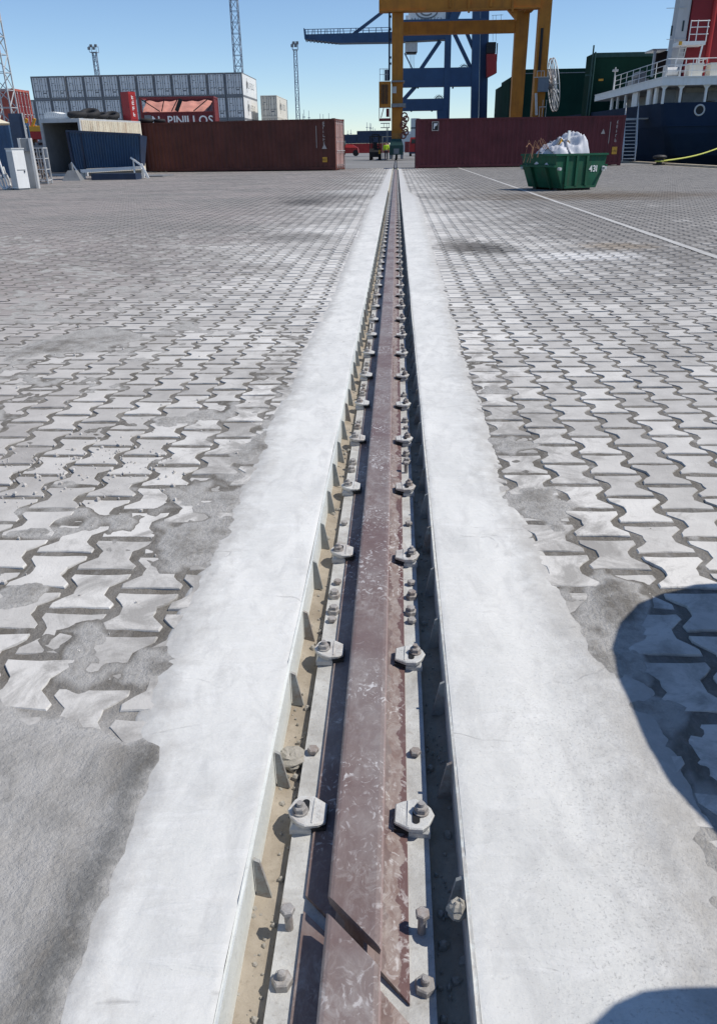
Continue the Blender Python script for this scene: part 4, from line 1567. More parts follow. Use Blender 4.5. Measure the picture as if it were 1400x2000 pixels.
def tyre(p, R, label, tilt=0.0):
    b = MB().torus((0, 0, 0), R * 0.72, R * 0.28, 22, 10)
    b.torus((0, 0, 0), R * 0.74, R * 0.285, 11, 6)
    o = b.build('tyre', M_RUBBER, None, smooth=True)
    o.location = p
    o.rotation_euler = (tilt, tilt * .15, 0)
    return tag(o, label, 'tyre', 'old tyres on the container roofs')


tl = ['old tyre on the open container roof, next to the white stack', 'black tyre on the cream flanked container, second from the white stack', 'tyre lying third along the roof of the cream flanked container',
      'tyre on the rear of the cream flanked container roof', 'tyre leaning at the far end of the cream flanked roof']
for i, (lx_, ly_, R) in enumerate(((-0.55, 0.7, .52), (-0.55, 1.9, .55), (-0.6, 3.0, .42), (-.5, 3.9, .46), (-1.4, 5.3, .40))):
    p = oc_m @ Vector((lx_, ly_, Hc + R * 0.28 + .01))
    p.z += R * .24 if i else R * .1
    tyre(p, R, tl[i], (.12, .34, .30, .36, .28)[i])
mL = Matrix.Translation((c0.x, c0.y, 0)) @ Matrix.Rotation(ang, 4, 'Z')
for i, (lx_, ly_, R) in enumerate(((-5.7, -.55, .42), (-4.95, -.35, .36))):
    p = mL @ Vector((lx_, ly_, H1 + R * 0.28))
    tyre(p, R, ['flat black tyre on the left end of the brown container roof', 'thin worn tyre second from the left end of the brown container roof'][i])
# white ribbed stack on the roof
p = oc_m @ Vector((-1.6, 0.75, Hc + 0.003))
t = thing('panel_stack', 'stack of white ribbed panels on the roof of the open container', 'panels', p, None, th)
b = MB()
b.box(-.78, .78, -.4, .4, 0.0, .06)
for i in range(13):
    x = -.75 + i * .1165
    hgt = .30 + .06 * math.sin(i * .5)
    b2 = MB().box(x, x + .10, -.38, .38, .062, hgt)
    b2.build('panel', M_WHITE, t)
b.build('base', M_LGREY, t)
# red locker with white lettering among the tyres
p = oc_m @ Vector((-.42, 5.75, Hc + .003))
t = thing('red_locker', 'narrow upright red locker with white lettering, behind the tyres', 'locker', p, None, rad(-35))
b = MB().box(-.36, .36, -.25, .25, 0, 1.52)
b.build('cabinet', M_RED, t)
b = MB().box(.362, .375, -.2, .2, .1, 1.4)
dr = b.build('door', M_RED, t)
marks(dr, face_to((.376, 0, .8), (0, 1, 0), (0, 0, 1)), 4, .24, M_WHITE, 6, .3, True)

# blue corrugated hopper tilted on a white steel frame
pb = Vector((ax(205, 345, 38.6), 38.6, 0))
t = thing('blue_hopper', 'blue corrugated steel hopper tilted on a white frame before the open container', 'hopper', pb, None, rad(6))
xa = lambda px_, py_: at(px_, py_, 38.6) - pb
TL, TR, BL, BR = xa(133, 256), xa(272, 263), xa(143, 331), xa(271, 325)
dep = 1.7
b = MB()
n = 26
pf = []
for i in range(n + 1):
    u = i / n
    for q, (uu, dd) in enumerate(((u, 0), (u + .28 / n, 0), (u + .5 / n, .05), (u + .78 / n, .05))):
        if uu > 1: continue
        pf.append((BL.lerp(BR, uu) + Vector((0, dd + 0.42, 0)), TL.lerp(TR, uu) + Vector((0, dd, 0))))
b.add([q for pr_ in pf for q in pr_], [(2 * i, 2 * i + 2, 2 * i + 3, 2 * i + 1) for i in range(len(pf) - 1)])
b.build('front_sheet', M_CBLUE, t, recalc=False)
b = MB()
for (A, B_), flip in (((BL, TL), 1), ((BR, TR), -1)):
    b = MB().prism([A + Vector((flip * .01, .43, 0)), B_ + Vector((flip * .01, 0.01, 0)), B_ + Vector((flip * .01, dep, -.05)), A + Vector((flip * .01, dep - .3, 0))], (flip * .05, 0, 0))
    b.build('end_plate', M_DKBLUE, t)
b = MB()
b.prism([BL + Vector((.05, dep - .3, 0)), BR + Vector((-.05, dep - .3, 0)), TR + Vector((-.05, dep, -.05)), TL + Vector((.05, dep, -.05))], (0, .05, 0))
b.prism([BL + Vector((.05, .46, .02)), BR + Vector((-.05, .46, .02)), BR + Vector((-.05, dep - .31, .02)), BL + Vector((.05, dep - .31, .02))], (0, 0, .05))
b.build('back_sheet', M_DKBLUE, t)
b = MB()
b.bar(TL + Vector((-.03, -.02, 0)), TR + Vector((.03, -.02, 0)), .09, .09)
b.bar(TL + Vector((.62, -.03, 0)), BL + Vector((.52, .39, 0)), .07, .05)
b.bar(TL + Vector((0.0, -.025, 0)), BL + Vector((0, .395, 0)), .10, .06)
b.build('rim', M_DKBLUE, t)
b = MB()
b.bar(BL + Vector((.3, .45, -.08)), BR + Vector((.0, .45, -.06)), .14, .24)
b.bar(BL + Vector((.05, .25, -.2)), (BL.x + .33, .0, 0.0), .16, .2)
b.bar(BL + Vector((-.05, .3, .30)), BL + Vector((.25, .2, -.2)), .06, .06)
b.bar((BR.x - .1, 1.2, 0.0), BR + Vector((-.1, 1.2, -.06)), .12, .12)
b.bar((BL.x + .2, 1.2, 0.0), BL + Vector((.2, 1.2, -.06)), .12, .12)
b.bar(BR + Vector((-.4, .2, .38)), BR + Vector((.1, .2, .0)), .08, .07)
b.bar(BR + Vector((.05, .2, .10)), (BR.x + .32, .15, 0.0), .10, .10)
b.bar((BR.x - .3, .2, .0), BR + Vector((-.3, .25, .25)), .06, .06)
b.build('frame', M_WHITE, t)
p0 = at(178, 352, 37.4)
b = MB().box(0, 2.05, 0, .9, 0.0, .26)
o = b.build('steel_beam', M_DKBLUE, None)
o.location = (p0.x, 37.5, 0)
tag(o, 'dark blue steel box beam lying on the ground under the hopper', 'beam')
p0 = at(150, 352, 37.6)
b = MB()
b.loft([[(-.42, -.3, 0), (.42, -.3, 0), (.42, .3, 0), (-.42, .3, 0)], [(-.36, -.25, .12), (.36, -.25, .12), (.36, .25, .12), (-.36, .25, .12)], [(-.16, -.15, .42), (.2, -.15, .42), (.2, .15, .42), (-.16, .15, .42)]])
b.cyl((0.02, 0, .42), (0.02, 0, .72), .05)
o = b.build('anchor_block', M_STEELGREY, None)
o.location = (p0.x - .05, 37.4, 0)
tag(o, 'grey tapered steel foot with a post beside the blue hopper', 'anchor block')
# flat dark mat right of the hopper
p0 = at(290, 340, 42.0)
b = MB().box(-.9, .9, -1.1, 1.1, 0.002, .05)
o = b.build('steel_sheet', M_STEELGREY, None)
o.location = (p0.x, 42.5, 0)
tag(o, 'grey steel sheet lying flat before the brown container', 'steel sheet')

# electrical cabinet, two bollard-like covers and the blue panel
pc = at(38, 371, 28.1)
t = thing('electrical_cabinet', 'white and grey electrical cabinet standing at the left edge of the quay', 'cabinet', (pc.x, 28.1, 0), None, rad(52))
b = MB().box(-.0, .42, -.0, .42, .05, 1.27)
b.build('cabinet_body', M_WHITE, t)
b = MB().box(-.012, -.002, .03, .39, .1, 1.2)
b.build('door', M_LGREY, t)
b = MB().box(-.02, .44, -.02, .44, 1.272, 1.31)
b.build('lid', M_LGREY, t)
b = MB().box(.02, .40, .02, .40, 0, .048)
b.build('plinth', M_STEELGREY, t)
b = MB().box(.30, .34, -.022, -.003, .55, .60)
b.box(.06, .36, -.008, -.002, .62, .635)
b.build('handle', M_BLACK, t)
pp = at(66, 368, 29.2)
t = thing('steel_post', 'grey steel channel post standing right of the white cabinet', 'post', (pp.x, 29.2, 0), None, rad(10))
b = MB()
b.box(-.2, .2, .06, .12, 0, 1.62)
b.box(-.22, -.14, -.12, .118, 0, 1.62)
b.box(.14, .22, -.12, .118, 0, 1.62)
b.build('channel', M_LGREY, t)
b = MB().box(-.2, .2, -.10, .05, 1.2, 1.60)
b.build('cover', M_STEELGREY, t)
pp = at(58, 362, 30.6)
t = thing('steel_partition', 'tall dark blue steel sheet standing behind the grey post', 'partition', (pp.x - .05, 30.6, 0), None, rad(20))
b = MB().box(-.24, .22, 0, .10, 0, 2.45)
b.build('sheet', M_DKBLUE, t)
b = MB().box(.222, .26, -.04, .14, 0, 2.47)
b.build('lit_edge', M_LGREY, t)  # light grey strip painting the sunlit right edge of the blue sheet
# coil of white hoses
t = thing('hose_bundle', 'bundle of pale hoses hanging at the far left edge beside the cabinet', 'hoses', at(4, 374, 28.6) * 1.0, None)
t.location.z = 0
for i in range(4):
    b = MB()
    b.tube([(-.12 + i * .09 + .02 * k, .05 * i, .03 + max(0, 1.0 - .13 * k) - .3 * (i % 2) * (k < 4)) for k in range(8)] + [(.10 + i * .09, .02 - .1 * i, .03), (.18 + i * .1, -.1, .03)], .035, 8)
    b.build('hose', M_LGREY if i % 2 else M_WHITE, t, smooth=True)
# blue container at the far left edge
pq = at(30, 300, 43)
cb_ = corrugated_container('shipping_container', 'blue container cut by the left edge of the picture behind the cabinet', (pq.x - 3.1, 44.2, 0), rad(0), 6.06, 2.62, M_CBLUE, M_DKBLUE, None)
# red container behind the mast
pq = at(10, 230, 58)
corrugated_container('shipping_container', 'faded red container behind the lattice mast at the left edge', (pq.x - 2.4, 60, 0.0), rad(0), 6.06, 2.6, M_RED, M_DKRED, None)
corrugated_container('shipping_container', 'upper faded red container behind the lattice mast', (pq.x - 2.4, 60, 2.61), rad(0), 6.06, 2.6, paint('faded_red', (0.42, 0.10, 0.07), 0.7, .2, 1, .3), M_DKRED, None)


# lattice masts
def lattice(name, label, base, h, w0, w1, step, mat, r=0.04, group=None, head=None, sides=4):
    t = thing(name, label, 'mast', base, group)
    lg_ = MB()
    br_ = MB()
    cs = ((-1, -1), (1, -1), (1, 1), (-1, 1))
    for sx, sy in cs:
        lg_.bar((sx * w0 / 2, sy * w0 / 2, 0), (sx * w1 / 2, sy * w1 / 2, h), r * 2, r * 2)
    z = 0
    k = 0
    while z < h - step * .5:
        z2 = min(h, z + step)
        wa, wb_ = w0 + (w1 - w0) * z / h, w0 + (w1 - w0) * z2 / h
        for i in range(4):
            a, c = cs[i], cs[(i + 1) % 4]
            if k % 2:
                a, c = c, a
            br_.bar((a[0] * wa / 2, a[1] * wa / 2, z), (c[0] * wb_ / 2, c[1] * wb_ / 2, z2), r * 1.2, r * 1.2)
            br_.bar((a[0] * wb_ / 2, a[1] * wb_ / 2, z2), (c[0] * wb_ / 2, c[1] * wb_ / 2, z2), r * 1.1, r * 1.1)
        z = z2
        k += 1
    lg_.build('leg', mat, t)
    br_.build('bracing', mat, t)
    if head:
        pl = MB()
        pl.box(-head, head, -head, head, h, h + .12)
        pl.build('lamp_platform', mat, t)
        rr_ = MB()
        for sx, sy in cs:
            rr_.bar((sx * head, sy * head, h + .1), (sx * head, sy * head, h + 1.3), .08, .08)
        rr_.bar((-head, -head, h + 1.2), (head, -head, h + 1.2), .08, .08)
        rr_.bar((-head, head, h + 1.2), (head, head, h + 1.2), .08, .08)
        rr_.build('railing', mat, t)
        for q in range(4):
            f = MB()
            x = -head + 2 * head * q / 3
            f.box(x - .28, x + .28, -head - .2, -head + .1, h + .5 + .5 * (q % 2), h + 1.05 + .5 * (q % 2))
            f.build('floodlight', M_STEELGREY, t)
    return t


pm_ = at(22, 250, 50)
lattice('lattice_mast', 'white lattice mast at the left edge beside the red containers', (pm_.x - .05, 50, 0), 13, 0.95, .80, 0.9, M_LGREY, .032)
pm_ = at(462, 140, 140)
lattice('lattice_mast', 'tall bare lattice mast rising behind the right part of the white stack', (pm_.x, 142, 0), 36, 1.35, 1.0, 1.5, M_FARMAST, .06)
pm_ = at(582, 225, 190)
lattice('light_mast', 'tall lattice light mast standing free right of the white stacks', (pm_.x, 190, 0), az(577, 98, 190), .85, .65, 1.6, M_FARMAST, .06, 'harbour light masts', .55)
pm_ = at(191, 148, 200)
lattice('light_mast', 'light mast peeping over the left part of the white stack', (pm_.x, 200, 0), az(186, 103, 200), 1.0, .8, 1.6, M_FARMAST, .07, 'harbour light masts', .8)
# parasol at the left edge
pu = at(-60, 236, 33)
t = thing('parasol', 'beige parasol whose tip enters the picture at the left edge', 'parasol', (pu.x, 33, 0))
zt = az(20, 241, 33)
b = MB()
n = 8
Ru = abs(ax(22, 240, 33) - pu.x)
top = (0, 0, zt + .62)
ring = [(Ru * math.cos(i * 2 * math.pi / n), Ru * math.sin(i * 2 * math.pi / n), zt) for i in range(n)]
b.add([top] + ring + [(0, 0, zt + .60)] + [(p[0] * .995, p[1] * .995, p[2] - .02) for p in ring], [(0, 1 + i, 1 + (i + 1) % n) for i in range(n)] + [(n + 1, n + 2 + (i + 1) % n, n + 2 + i) for i in range(n)])
b.build('canopy', M_CANVAS, t, recalc=False)
b = MB().cyl((0, 0, .06), (0, 0, zt + .58), .03)
b.build('pole', M_LGREY, t)
b = MB().cyl((0, 0, 0), (0, 0, .06), .35, n=20)
b.build('foot', M_STEELGREY, t)
# yellow and red lifting spreaders, grey racks
Yq = 56.0
xs0, xs1 = ax(52, 245, Yq), ax(101, 245, Yq)
zy = az(75, 250, Yq)
t = thing('yellow_spreader', 'yellow lifting spreader lying on top of the red one behind the grey post', 'spreader', ((xs0 + xs1) / 2, Yq, zy - .22))
hw_ = (xs1 - xs0) / 2
for yy in (-.8, .8):
    MB().box(-hw_, hw_, yy - .12, yy + .12, .0, .3).build('beam', M_YEL, t)
b = MB()
for xx in (-hw_ * .75, -.1, hw_ * .8):
    b.box(xx - .18, xx + .18, -.68, .68, .02, .34)
    b.bar((xx, -.8, .3), (xx + .25, -.8, .75), .14, .14)
b.build('cross_arm', M_YEL, t)
z2 = zy - .22
t = thing('red_spreader', 'dark red lifting frame under the yellow spreader', 'spreader', ((xs0 + xs1) / 2, Yq, z2 - .46))
for yy in (-.8, .8):
    MB().box(-hw_, hw_, yy - .14, yy + .14, 0, .45).build('beam', M_RED, t)
b = MB()
for xx in (-hw_ * .9, 0, hw_ * .9):
    b.box(xx - .12, xx + .12, -.66, .66, .05, .40)
b.build('cross_arm', M_DKRED, t)
t = thing('flat_rack', 'grey flat racks stacked under the red lifting frame', 'rack', ((xs0 + xs1) / 2, Yq, 0))
zz = 0.0
while zz < z2 - .46 - .26:
    b = MB()
    b.box(-hw_, hw_, -.95, .95, zz, zz + .12)
    for xx in (-hw_ + .1, 0, hw_ - .1):
        b.box(xx - .09, xx + .09, -.9, .9, zz + .121, zz + .30)
    b.build('rack', M_STEELGREY, t)
    zz += .301
b = MB()
for xx in (-hw_ + .1, hw_ - .1):
    b.box(xx - .08, xx + .08, -.9, .9, zz, z2 - .461)
b.build('bearer', M_WOOD, t)
# wire cage of scrap
pc = at(80, 345, 33.5)
t = thing('scrap_cage', 'grey wire cage full of rusty scrap beside the grey post', 'cage', (pc.x, 33.5, 0), None, rad(8))
b = MB()
for x in (-.34, .34):
    for y in (-.3, .3):
        b.bar((x, y, 0), (x, y, 1.35), .05, .05)
for z in (.15, .55, .95, 1.33):
    for y in (-.3, .3):
        b.bar((-.34, y, z), (.34, y, z), .03, .03)
    for x in (-.34, .34):
        b.bar((x, -.3, z), (x, .3, z), .03, .03)
for k in range(7):
    b.bar((-.3 + k * .1, -.31, .15), (-.3 + k * .1, -.31, 1.33), .014, .014)
b.build('cage', M_LGREY, t)
b = MB()
rs = random.Random(31)
for k in range(34):
    c = Vector((rs.uniform(-.25, .25), rs.uniform(-.2, .2), rs.uniform(.12, 1.1)))
    d = Vector((rs.uniform(-1, 1), rs.uniform(-1, 1), rs.uniform(-1, 1))).normalized() * rs.uniform(.08, .2)
    b.bar(c - d, c + d, rs.uniform(.02, .07), rs.uniform(.02, .05))
b.build('scrap', paint('rusty_scrap', (0.13, 0.10, 0.085), .8, .4, 6, .5, (0.3, .28, .26), streak=False), t)
b = MB().box(-.36, .36, -.32, .32, .03, .09)
b.build('tray', M_STEELGREY, t)

# ------------------------------------------------------------------ SKIP WITH BAG OF RUBBLE
th = rad(25)
SKX, SKY = 4.72, 23.85
t = thing('rubble_skip', 'green steel skip numbered 431 holding a bulging bag of rubble', 'skip', (SKX, SKY, 0), None, th)
TLx, BLx, Wd = 0.80, 0.56, 0.80
z1, z0, zk = 0.87, 0.06, 0.62
b = MB()
# outer shell with sloped ends (x) and a vertical top band
prof = [(-BLx, z0), (BLx, z0), (TLx, zk), (TLx + .03, z1), (-TLx - .03, z1), (-TLx, zk)]
prin = [(-BLx + .03, z0 + .04), (BLx - .03, z0 + .04), (TLx - .04, zk), (TLx - .02, z1 - .001), (-TLx + .02, z1 - .001), (-TLx + .04, zk)]
ringo = [[(x, y, z) for x, z in prof] for y in (-Wd, Wd)]
# sides
for s in (-1, 1):
    b.prism([(x, s * Wd, z) for x, z in prof], (0, -s * .03, 0))
for i in ((1, 2), (2, 3), (4, 5), (5, 0), (0, 1)):
    (xa_, za_), (xb_, zb_) = prof[i[0]], prof[i[1]]
    (xc_, zc_), (xd_, zd_) = prin[i[1]], prin[i[0]]
    b.prism([(xa_, -Wd + .031, za_), (xb_, -Wd + .031, zb_), (xc_, -Wd + .031, zc_), (xd_, -Wd + .031, zd_)], (0, 2 * Wd - .062, 0))
b.build('shell', M_SKIP, t)
b = MB()
for s in (-1, 1):
    b.box(-TLx - .06, TLx + .06, s * (Wd - .02), s * (Wd + .045), z1 + .001, z1 + .05)
for s in (-1, 1):
    b.box(s * (TLx - .01), s * (TLx + .06), -Wd + .021, Wd - .021, z1 + .001, z1 + .05)
b.build('rim', M_SKIP, t)
for s in (-1, 1):
    for xx in (-.47, -0.14, .19):
        MB().box(xx - .035, xx + .035, s * (Wd + .002), s * (Wd + .04), z0 + .06, z1).build('rib', M_SKIP, t)
    MB().box(-.5, .5, s * (Wd + .002), s * (Wd + .03), z0, z0 + .055).build('rib', M_SKIP, t)
b = MB()
for s in (-1, 1):
    b.box(s * (TLx + .004), s * (TLx + .075), -Wd - .02, Wd + .02, zk - .03, zk + .02)
    for yy in (-.35, .35):
        b.bar((s * (TLx + .03), yy, zk - .03), (s * (BLx + .04), yy, z0), .07, .06)
b.build('end_ledge', M_SKIP, t)
b = MB()
for sx in (-1, 1):
    for sy in (-1, 1):
        b.cyl((sx * (TLx - .06), sy * (Wd + .03), .55), (sx * (TLx - .06), sy * (Wd + .13), .55), .04, n=12)
b.build('lifting_lug', M_LGREY, t)
b = MB()
for yy in (-.5, .5):
    b.box(-.55, .55, yy - .08, yy + .08, 0, .058)
b.build('skid', M_BLACK, t)
b = MB().box(TLx - .10, TLx - .02, -Wd - .036, -Wd - .003, .48, .60)
b.build('white_sticker', M_WHITE, t)
text('431', 0.22, M_WHITE, t, face_to((.41, -Wd - .006, .53), (1, 0, 0), (0, 0, 1)), 'digit', 0.003, 0.004)
sk = Matrix.Translation((SKX, SKY, 0)) @ Matrix.Rotation(th, 4, 'Z')
# bag heap: folded sheet over a mound
tb = thing('rubble_bag', 'crumpled white woven bag bulging out of the green skip', 'bag', tuple(sk @ Vector((0, 0, .2))), None, th)
nu, nv = 56, 40
b = MB()
for j in range(nv + 1):
    for i in range(nu + 1):
        u, v = -1 + 2 * i / nu, -1 + 2 * j / nv
        x, y = u * .80, v * .72
        e = max(0.0, 1 - (abs(u) ** 4 + abs(v) ** 4) ** .8)
        ridge = 0.50 + 0.20 * math.exp(-((u + .72) / .2) ** 2) * .4 + 0.52 * math.exp(-((u - .30) / .30) ** 2) + .28 * math.exp(-((u + .22) / .3) ** 2)
        hgt = .45 + .72 * ridge * e ** .55
        fo = .05 * float(fbm(np.array(u * 9. + v * 4), np.array(v * 11. - u * 5), 63, 3) - .5) * 2.4 + .05 * math.sin(7 * u + 3 * math.sin(3 * v) + 2.2 * hgt) + .035 * math.sin(13 * (u * .6 + v) + 4 * math.sin(2.3 * u)) + .03 * float(fbm(np.array(u * 5.), np.array(v * 5.), 61, 3) - .5)
        if u > .44:
            hgt *= max(.52, 1 - (u - .44) * 2.6)
        b.v.append((x + .03 * math.sin(9 * v + 3 * u), y, min(hgt + fo * (.4 + e), 1.45)))
b.f = [(j * (nu + 1) + i, j * (nu + 1) + i + 1, (j + 1) * (nu + 1) + i + 1, (j + 1) * (nu + 1) + i) for j in range(nv) for i in range(nu)]
b.build('bag_skin', M_BAG, tb, smooth=True, recalc=False)


def bag_z(u, v):
    i, j = int(round((u + 1) / 2 * nu)), int(round((v + 1) / 2 * nv))
    return b.v[j * (nu + 1) + i]


bagv = list(b.v)
M_STRAP = paint('bag_strap', (0.10, 0.12, 0.16), .7)
for uu in (-.78, -.32, .52):
    st = MB()
    pts = []
    for j in range(2, nv - 1, 2):
        i = int(round((uu + .06 * (j / nv) + 1) / 2 * nu))
        q = bagv[j * (nu + 1) + i]
        pts.append((q[0], q[1] - .012, q[2] + .014))
    for a, c in zip(pts[:-1], pts[1:]):
        st.bar(a, c, .045, .012, up=(0, 0, 1))
    st.build('strap', M_STRAP, tb)
rs = random.Random(5)
for k, (u, v, L_, mt, nm) in enumerate(((-.12, -.35, .34, M_WHITE, 'white'), (-.42, -.3, .2, M_YEL, 'orange'), (-.36, -.2, .30, M_WOOD, 'brown'), (-.55, -.2, .28, M_STEELGREY, 'grey'))):
    q = bagv[int(round((v + 1) / 2 * nv)) * (nu + 1) + int(round((u + 1) / 2 * nu))]
    bb = MB()
    d = Vector((rs.uniform(-.35, .35), rs.uniform(-.2, .2), 1)).normalized() if k == 0 else Vector((rs.uniform(-1, 1), rs.uniform(-.5, .5), rs.uniform(.3, .8))).normalized()
    bb.bar(Vector((0, 0, -.08)), d * L_, .075, .04)
    o = bb.build('offcut', mt, None)
    o.location = sk @ Vector((q[0], q[1], q[2] + .2))
    o.rotation_euler = (0, 0, th)
    tag(o, '%s offcut of board sticking out of the top of the rubble bag' % nm, 'offcut', 'scraps poking out of the rubble bag')
# tangle of wires hanging at the left end
bb = MB()
for k in range(9):
    x0_ = -.86 + rs.uniform(-.12, .1)
    y0_ = rs.uniform(-.4, .5)
    pts = [Vector((x0_ + .12, y0_, 1.05)), Vector((x0_ - rs.uniform(0, .1), y0_ + rs.uniform(-.1, .1), 1.02 + rs.uniform(.05, .3))), Vector((x0_ - rs.uniform(.1, .22), y0_ + rs.uniform(-.1, .1), .9 + rs.uniform(-.2, .2)))]
    bb.tube(pts, .010, 5)
o = bb.build('wire_tangle', paint('copper_wire', (0.42, 0.22, 0.13), .6), None)
o.location = sk @ Vector((0, 0, 0))
o.rotation_euler = (0, 0, th)
tag(o, 'tangle of pinkish wires hanging over the left end of the skip', 'wires')

# ------------------------------------------------------------------ ORANGE PORTAL CRANE ON THE RAIL
YA, YB = 88.0, 100.5
oc = thing('portal_crane', 'orange portal crane straddling the quay, standing on the rail', 'crane', (0, YA, 0))


def rect(b, x0, y0, x1, y1, Y, d):
    """solid filling photo rectangle at distance Y, depth d away from us"""
    A, B_ = at(x0, (y0 + y1) / 2, Y), at(x1, (y0 + y1) / 2, Y)
    b.box(A.x, B_.x, Y, Y + d, az((x0 + x1) / 2, y1, Y), az((x0 + x1) / 2, y0, Y))


zg = az(905, 18, YA)          # underside of the near girder
XG0, XG1 = ax(740, 10, YA), ax(1078, 5, YA)
xl0, xl1 = ax(765, 130, YA), ax(787, 130, YA)
xr0, xr1 = ax(1050, 70, YA), ax(1073, 70, YA)
b = MB().box(xl0, xl1, YA, YA + 1.3, 2.0, zg)
leg1 = b.build('leg', M_ORANGE, oc, world=True)
b = MB().box(xr0, xr1, YA, YA + 1.3, 1.3, zg + 2.0)
b.build('leg', M_ORANGE, oc, world=True)
b = MB()
xf0, xf1 = ax(1003, 120, YB), ax(1026, 120, YB)
b.prism([(xf0, YB, 1.3), (xf1, YB, 1.3), (xf1 + .12, YB, zg + 2), (xf0 - .05, YB, zg + 2)], (0, 1.2, 0))
b.build('leg', M_ORANGE, oc, world=True)
b = MB().box(xl0 + .1, xl1 - .1, YB, YB + 1.2, 1.3, zg + 2)
b.build('leg', M_ORANGE, oc, world=True)
b = MB().box(XG0, xr0 - .01, YA - .25, YA + 1.5, zg, zg + 3.2)
b.build('girder', M_ORANGE, oc, world=True)
b = MB().box(xl1 + .01 - .1, xf0 - .02, YB + .1, YB + 1.1, az(900, 65, YB), az(900, 40, YB))
b.build('tie_beam', M_ORANGE, oc, world=True)
b = MB().box(xl0, xr1, YB - .1, YB + 1.3, zg + 2.02, zg + 4.0)
b.build('girder', M_ORANGE, oc, world=True)
for x0, x1 in ((xl0 + .15, xl1 - .15), (xr0 + .15, xr1 - .15)):
    b = MB().box(x0, x1, YA + 1.55, YB - .15, zg + 1.2, zg + 2.8)
    b.build('end_beam', M_ORANGE, oc, world=True)
    b = MB().box(x0 + .1, x1 - .1, YA + 1.32, YB - .02, 2.0, 2.9)
    b.build('sill_beam', M_ORANGE, oc, world=True)
b = MB()
for px_ in (878, 915, 958, 1000):
    x = ax(px_, 10, YA)
    b.box(x - .1, x + .1, YA - .42, YA - .255, zg - (.35 if px_ in (915, 1000) else -.1), zg + 3)
b.box(XG0, xr0 - .02, YA - .38, YA - .255, zg - .12, zg - .002)
b.build('stiffener', M_ORANGE, oc, world=True)
b = MB()
b.prism([(ax(990, 20, YA), YA + .1, zg - .002), (ax(1010, 20, YA), YA + .1, zg - .002), (ax(1010, 20, YA), YA + .1, zg - .95)], (0, .8, 0))
b.build('gusset', M_ORANGE, oc, world=True)
b = MB()
b.box(ax(1053, 90, YA), ax(1058, 90, YA), YA - .10, YA - .003, az(1056, 140, YA), az(1056, 55, YA))
b.build('cable_duct', M_BLACK, oc, world=True)
# bogies
for (x0, x1), Yb, rail in (((ax(760, 290, YA), ax(789, 290, YA)), YA - .6, 1), ((xr0, xr1), YA - .6, 0), ((xl0, xl1), YB - .6, 0), ((xf0, xf1), YB - .6, 0)):
    b = MB()
    xm = (x0 + x1) / 2 if not rail else 0.05
    hw_ = .72
    b.box(xm - hw_, xm + hw_, Yb - .4, Yb + 2.6, .52, 1.4)
    b.loft([[(xm - hw_, Yb + .1, 1.4), (xm + hw_, Yb + .1, 1.4), (xm + hw_, Yb + 2.2, 1.4), (xm - hw_, Yb + 2.2, 1.4)], [(xm - .5, Yb + .4, 2.0), (xm + .5, Yb + .4, 2.0), (xm + .5, Yb + 1.9, 2.0), (xm - .5, Yb + 1.9, 2.0)]])
    bg_ = b.build('bogie', M_DKGREEN, oc, world=True)
    b = MB()
    for yy in (Yb + .15, Yb + 1.1, Yb + 2.05):
        b.cyl((xm - .09, yy, .37), (xm + .09, yy, .37), .36, n=20)
    b.build('wheel', M_BLACK, bg_, world=True)
    b = MB()
    for sx in (-1, 1):
        b.box(xm + sx * .45, xm + sx * .7, Yb - .38, Yb + 2.55, .12, .518)
    b.box(xm - .28, xm + .28, Yb - .44, Yb - .402, .62, 1.1)
    b.build('guard_plate', M_STEELGREY, bg_, world=True)
b = MB().box(xl0 + .05, xl1 - .02, YA - .02, YA + 1.28, 1.99, az(775, 260, YA))
b.build('leg_foot', paint('orange_dark', (0.33, 0.14, 0.02), .5, .2, 1, .5, (.12, .05, .02)), oc, world=True)
# machine room on the left leg
b = MB()
rect(b, 740, 159, 763, 209, YA - .4, 2.0)
hs_ = b.build('electric_house', M_ORANGE, oc, world=True)
b = MB()
for k in range(5):
    rect(b, 744 + k * 2.9, 165, 745.6 + k * 2.9, 203, YA - .46, .05)
b.build('louvre', M_BLACK, hs_, world=True)
b = MB()
rect(b, 764, 157, 790, 160, YA - .5, 2.2)
rect(b, 764, 202, 792, 209, YA - .5, 2.2)
b.build('platform', M_STEELGREY, oc, world=True)
b = MB()
rect(b, 766, 169, 774, 182, YA - .12, .1)
b.build('notice_board', M_LGREY, oc, world=True)
b = MB()
for (x0, y0, x1, y1) in ((741, 134, 742, 158), (748.5, 134, 749.3, 158), (755, 134, 756, 158), (741, 134, 758, 135), (741, 145, 758, 145.8)):
    rect(b, x0, y0, x1, y1, YA - .3, .06)
b.build('guard_rail', M_LGREY, oc, world=True)
b = MB()
rect(b, 751, 136, 761, 157, YA + .2, .6)
rect(b, 758.5, 12, 762, 155, YA + .9, .3)
for yy in (30, 55, 75, 110, 122):
    rect(b, 761, yy, 764, yy + 4, YA + .9, .3)
b.build('cable_chain', M_DKBLUE, oc, world=True)
b = MB()
rect(b, 740, 231, 763, 236, YA - .3, 1.2)
rect(b, 740, 210, 741.2, 231, YA - .3, .1)
rect(b, 761.5, 210, 762.5, 231, YA - .3, .1)
b.bar(at(749, 211, YA - .2), at(744, 230, YA - .2), .08, .08)
rect(b, 754, 212, 760, 228, YA + .2, .5)
b.build('lower_landing', M_DKRED, oc, world=True)
b = MB()
rect(b, 743, 240, 761, 241.2, YA - .2, .8)
rect(b, 743, 248.5, 761, 249.7, YA - .2, .8)
for xx in (749, 754.5, 759):
    rect(b, xx, 240, xx + .8, 249, YA - .2, .08)
b.bar(at(755, 250, YA - .1), at(755, 290, YA - .1), .07, .07)
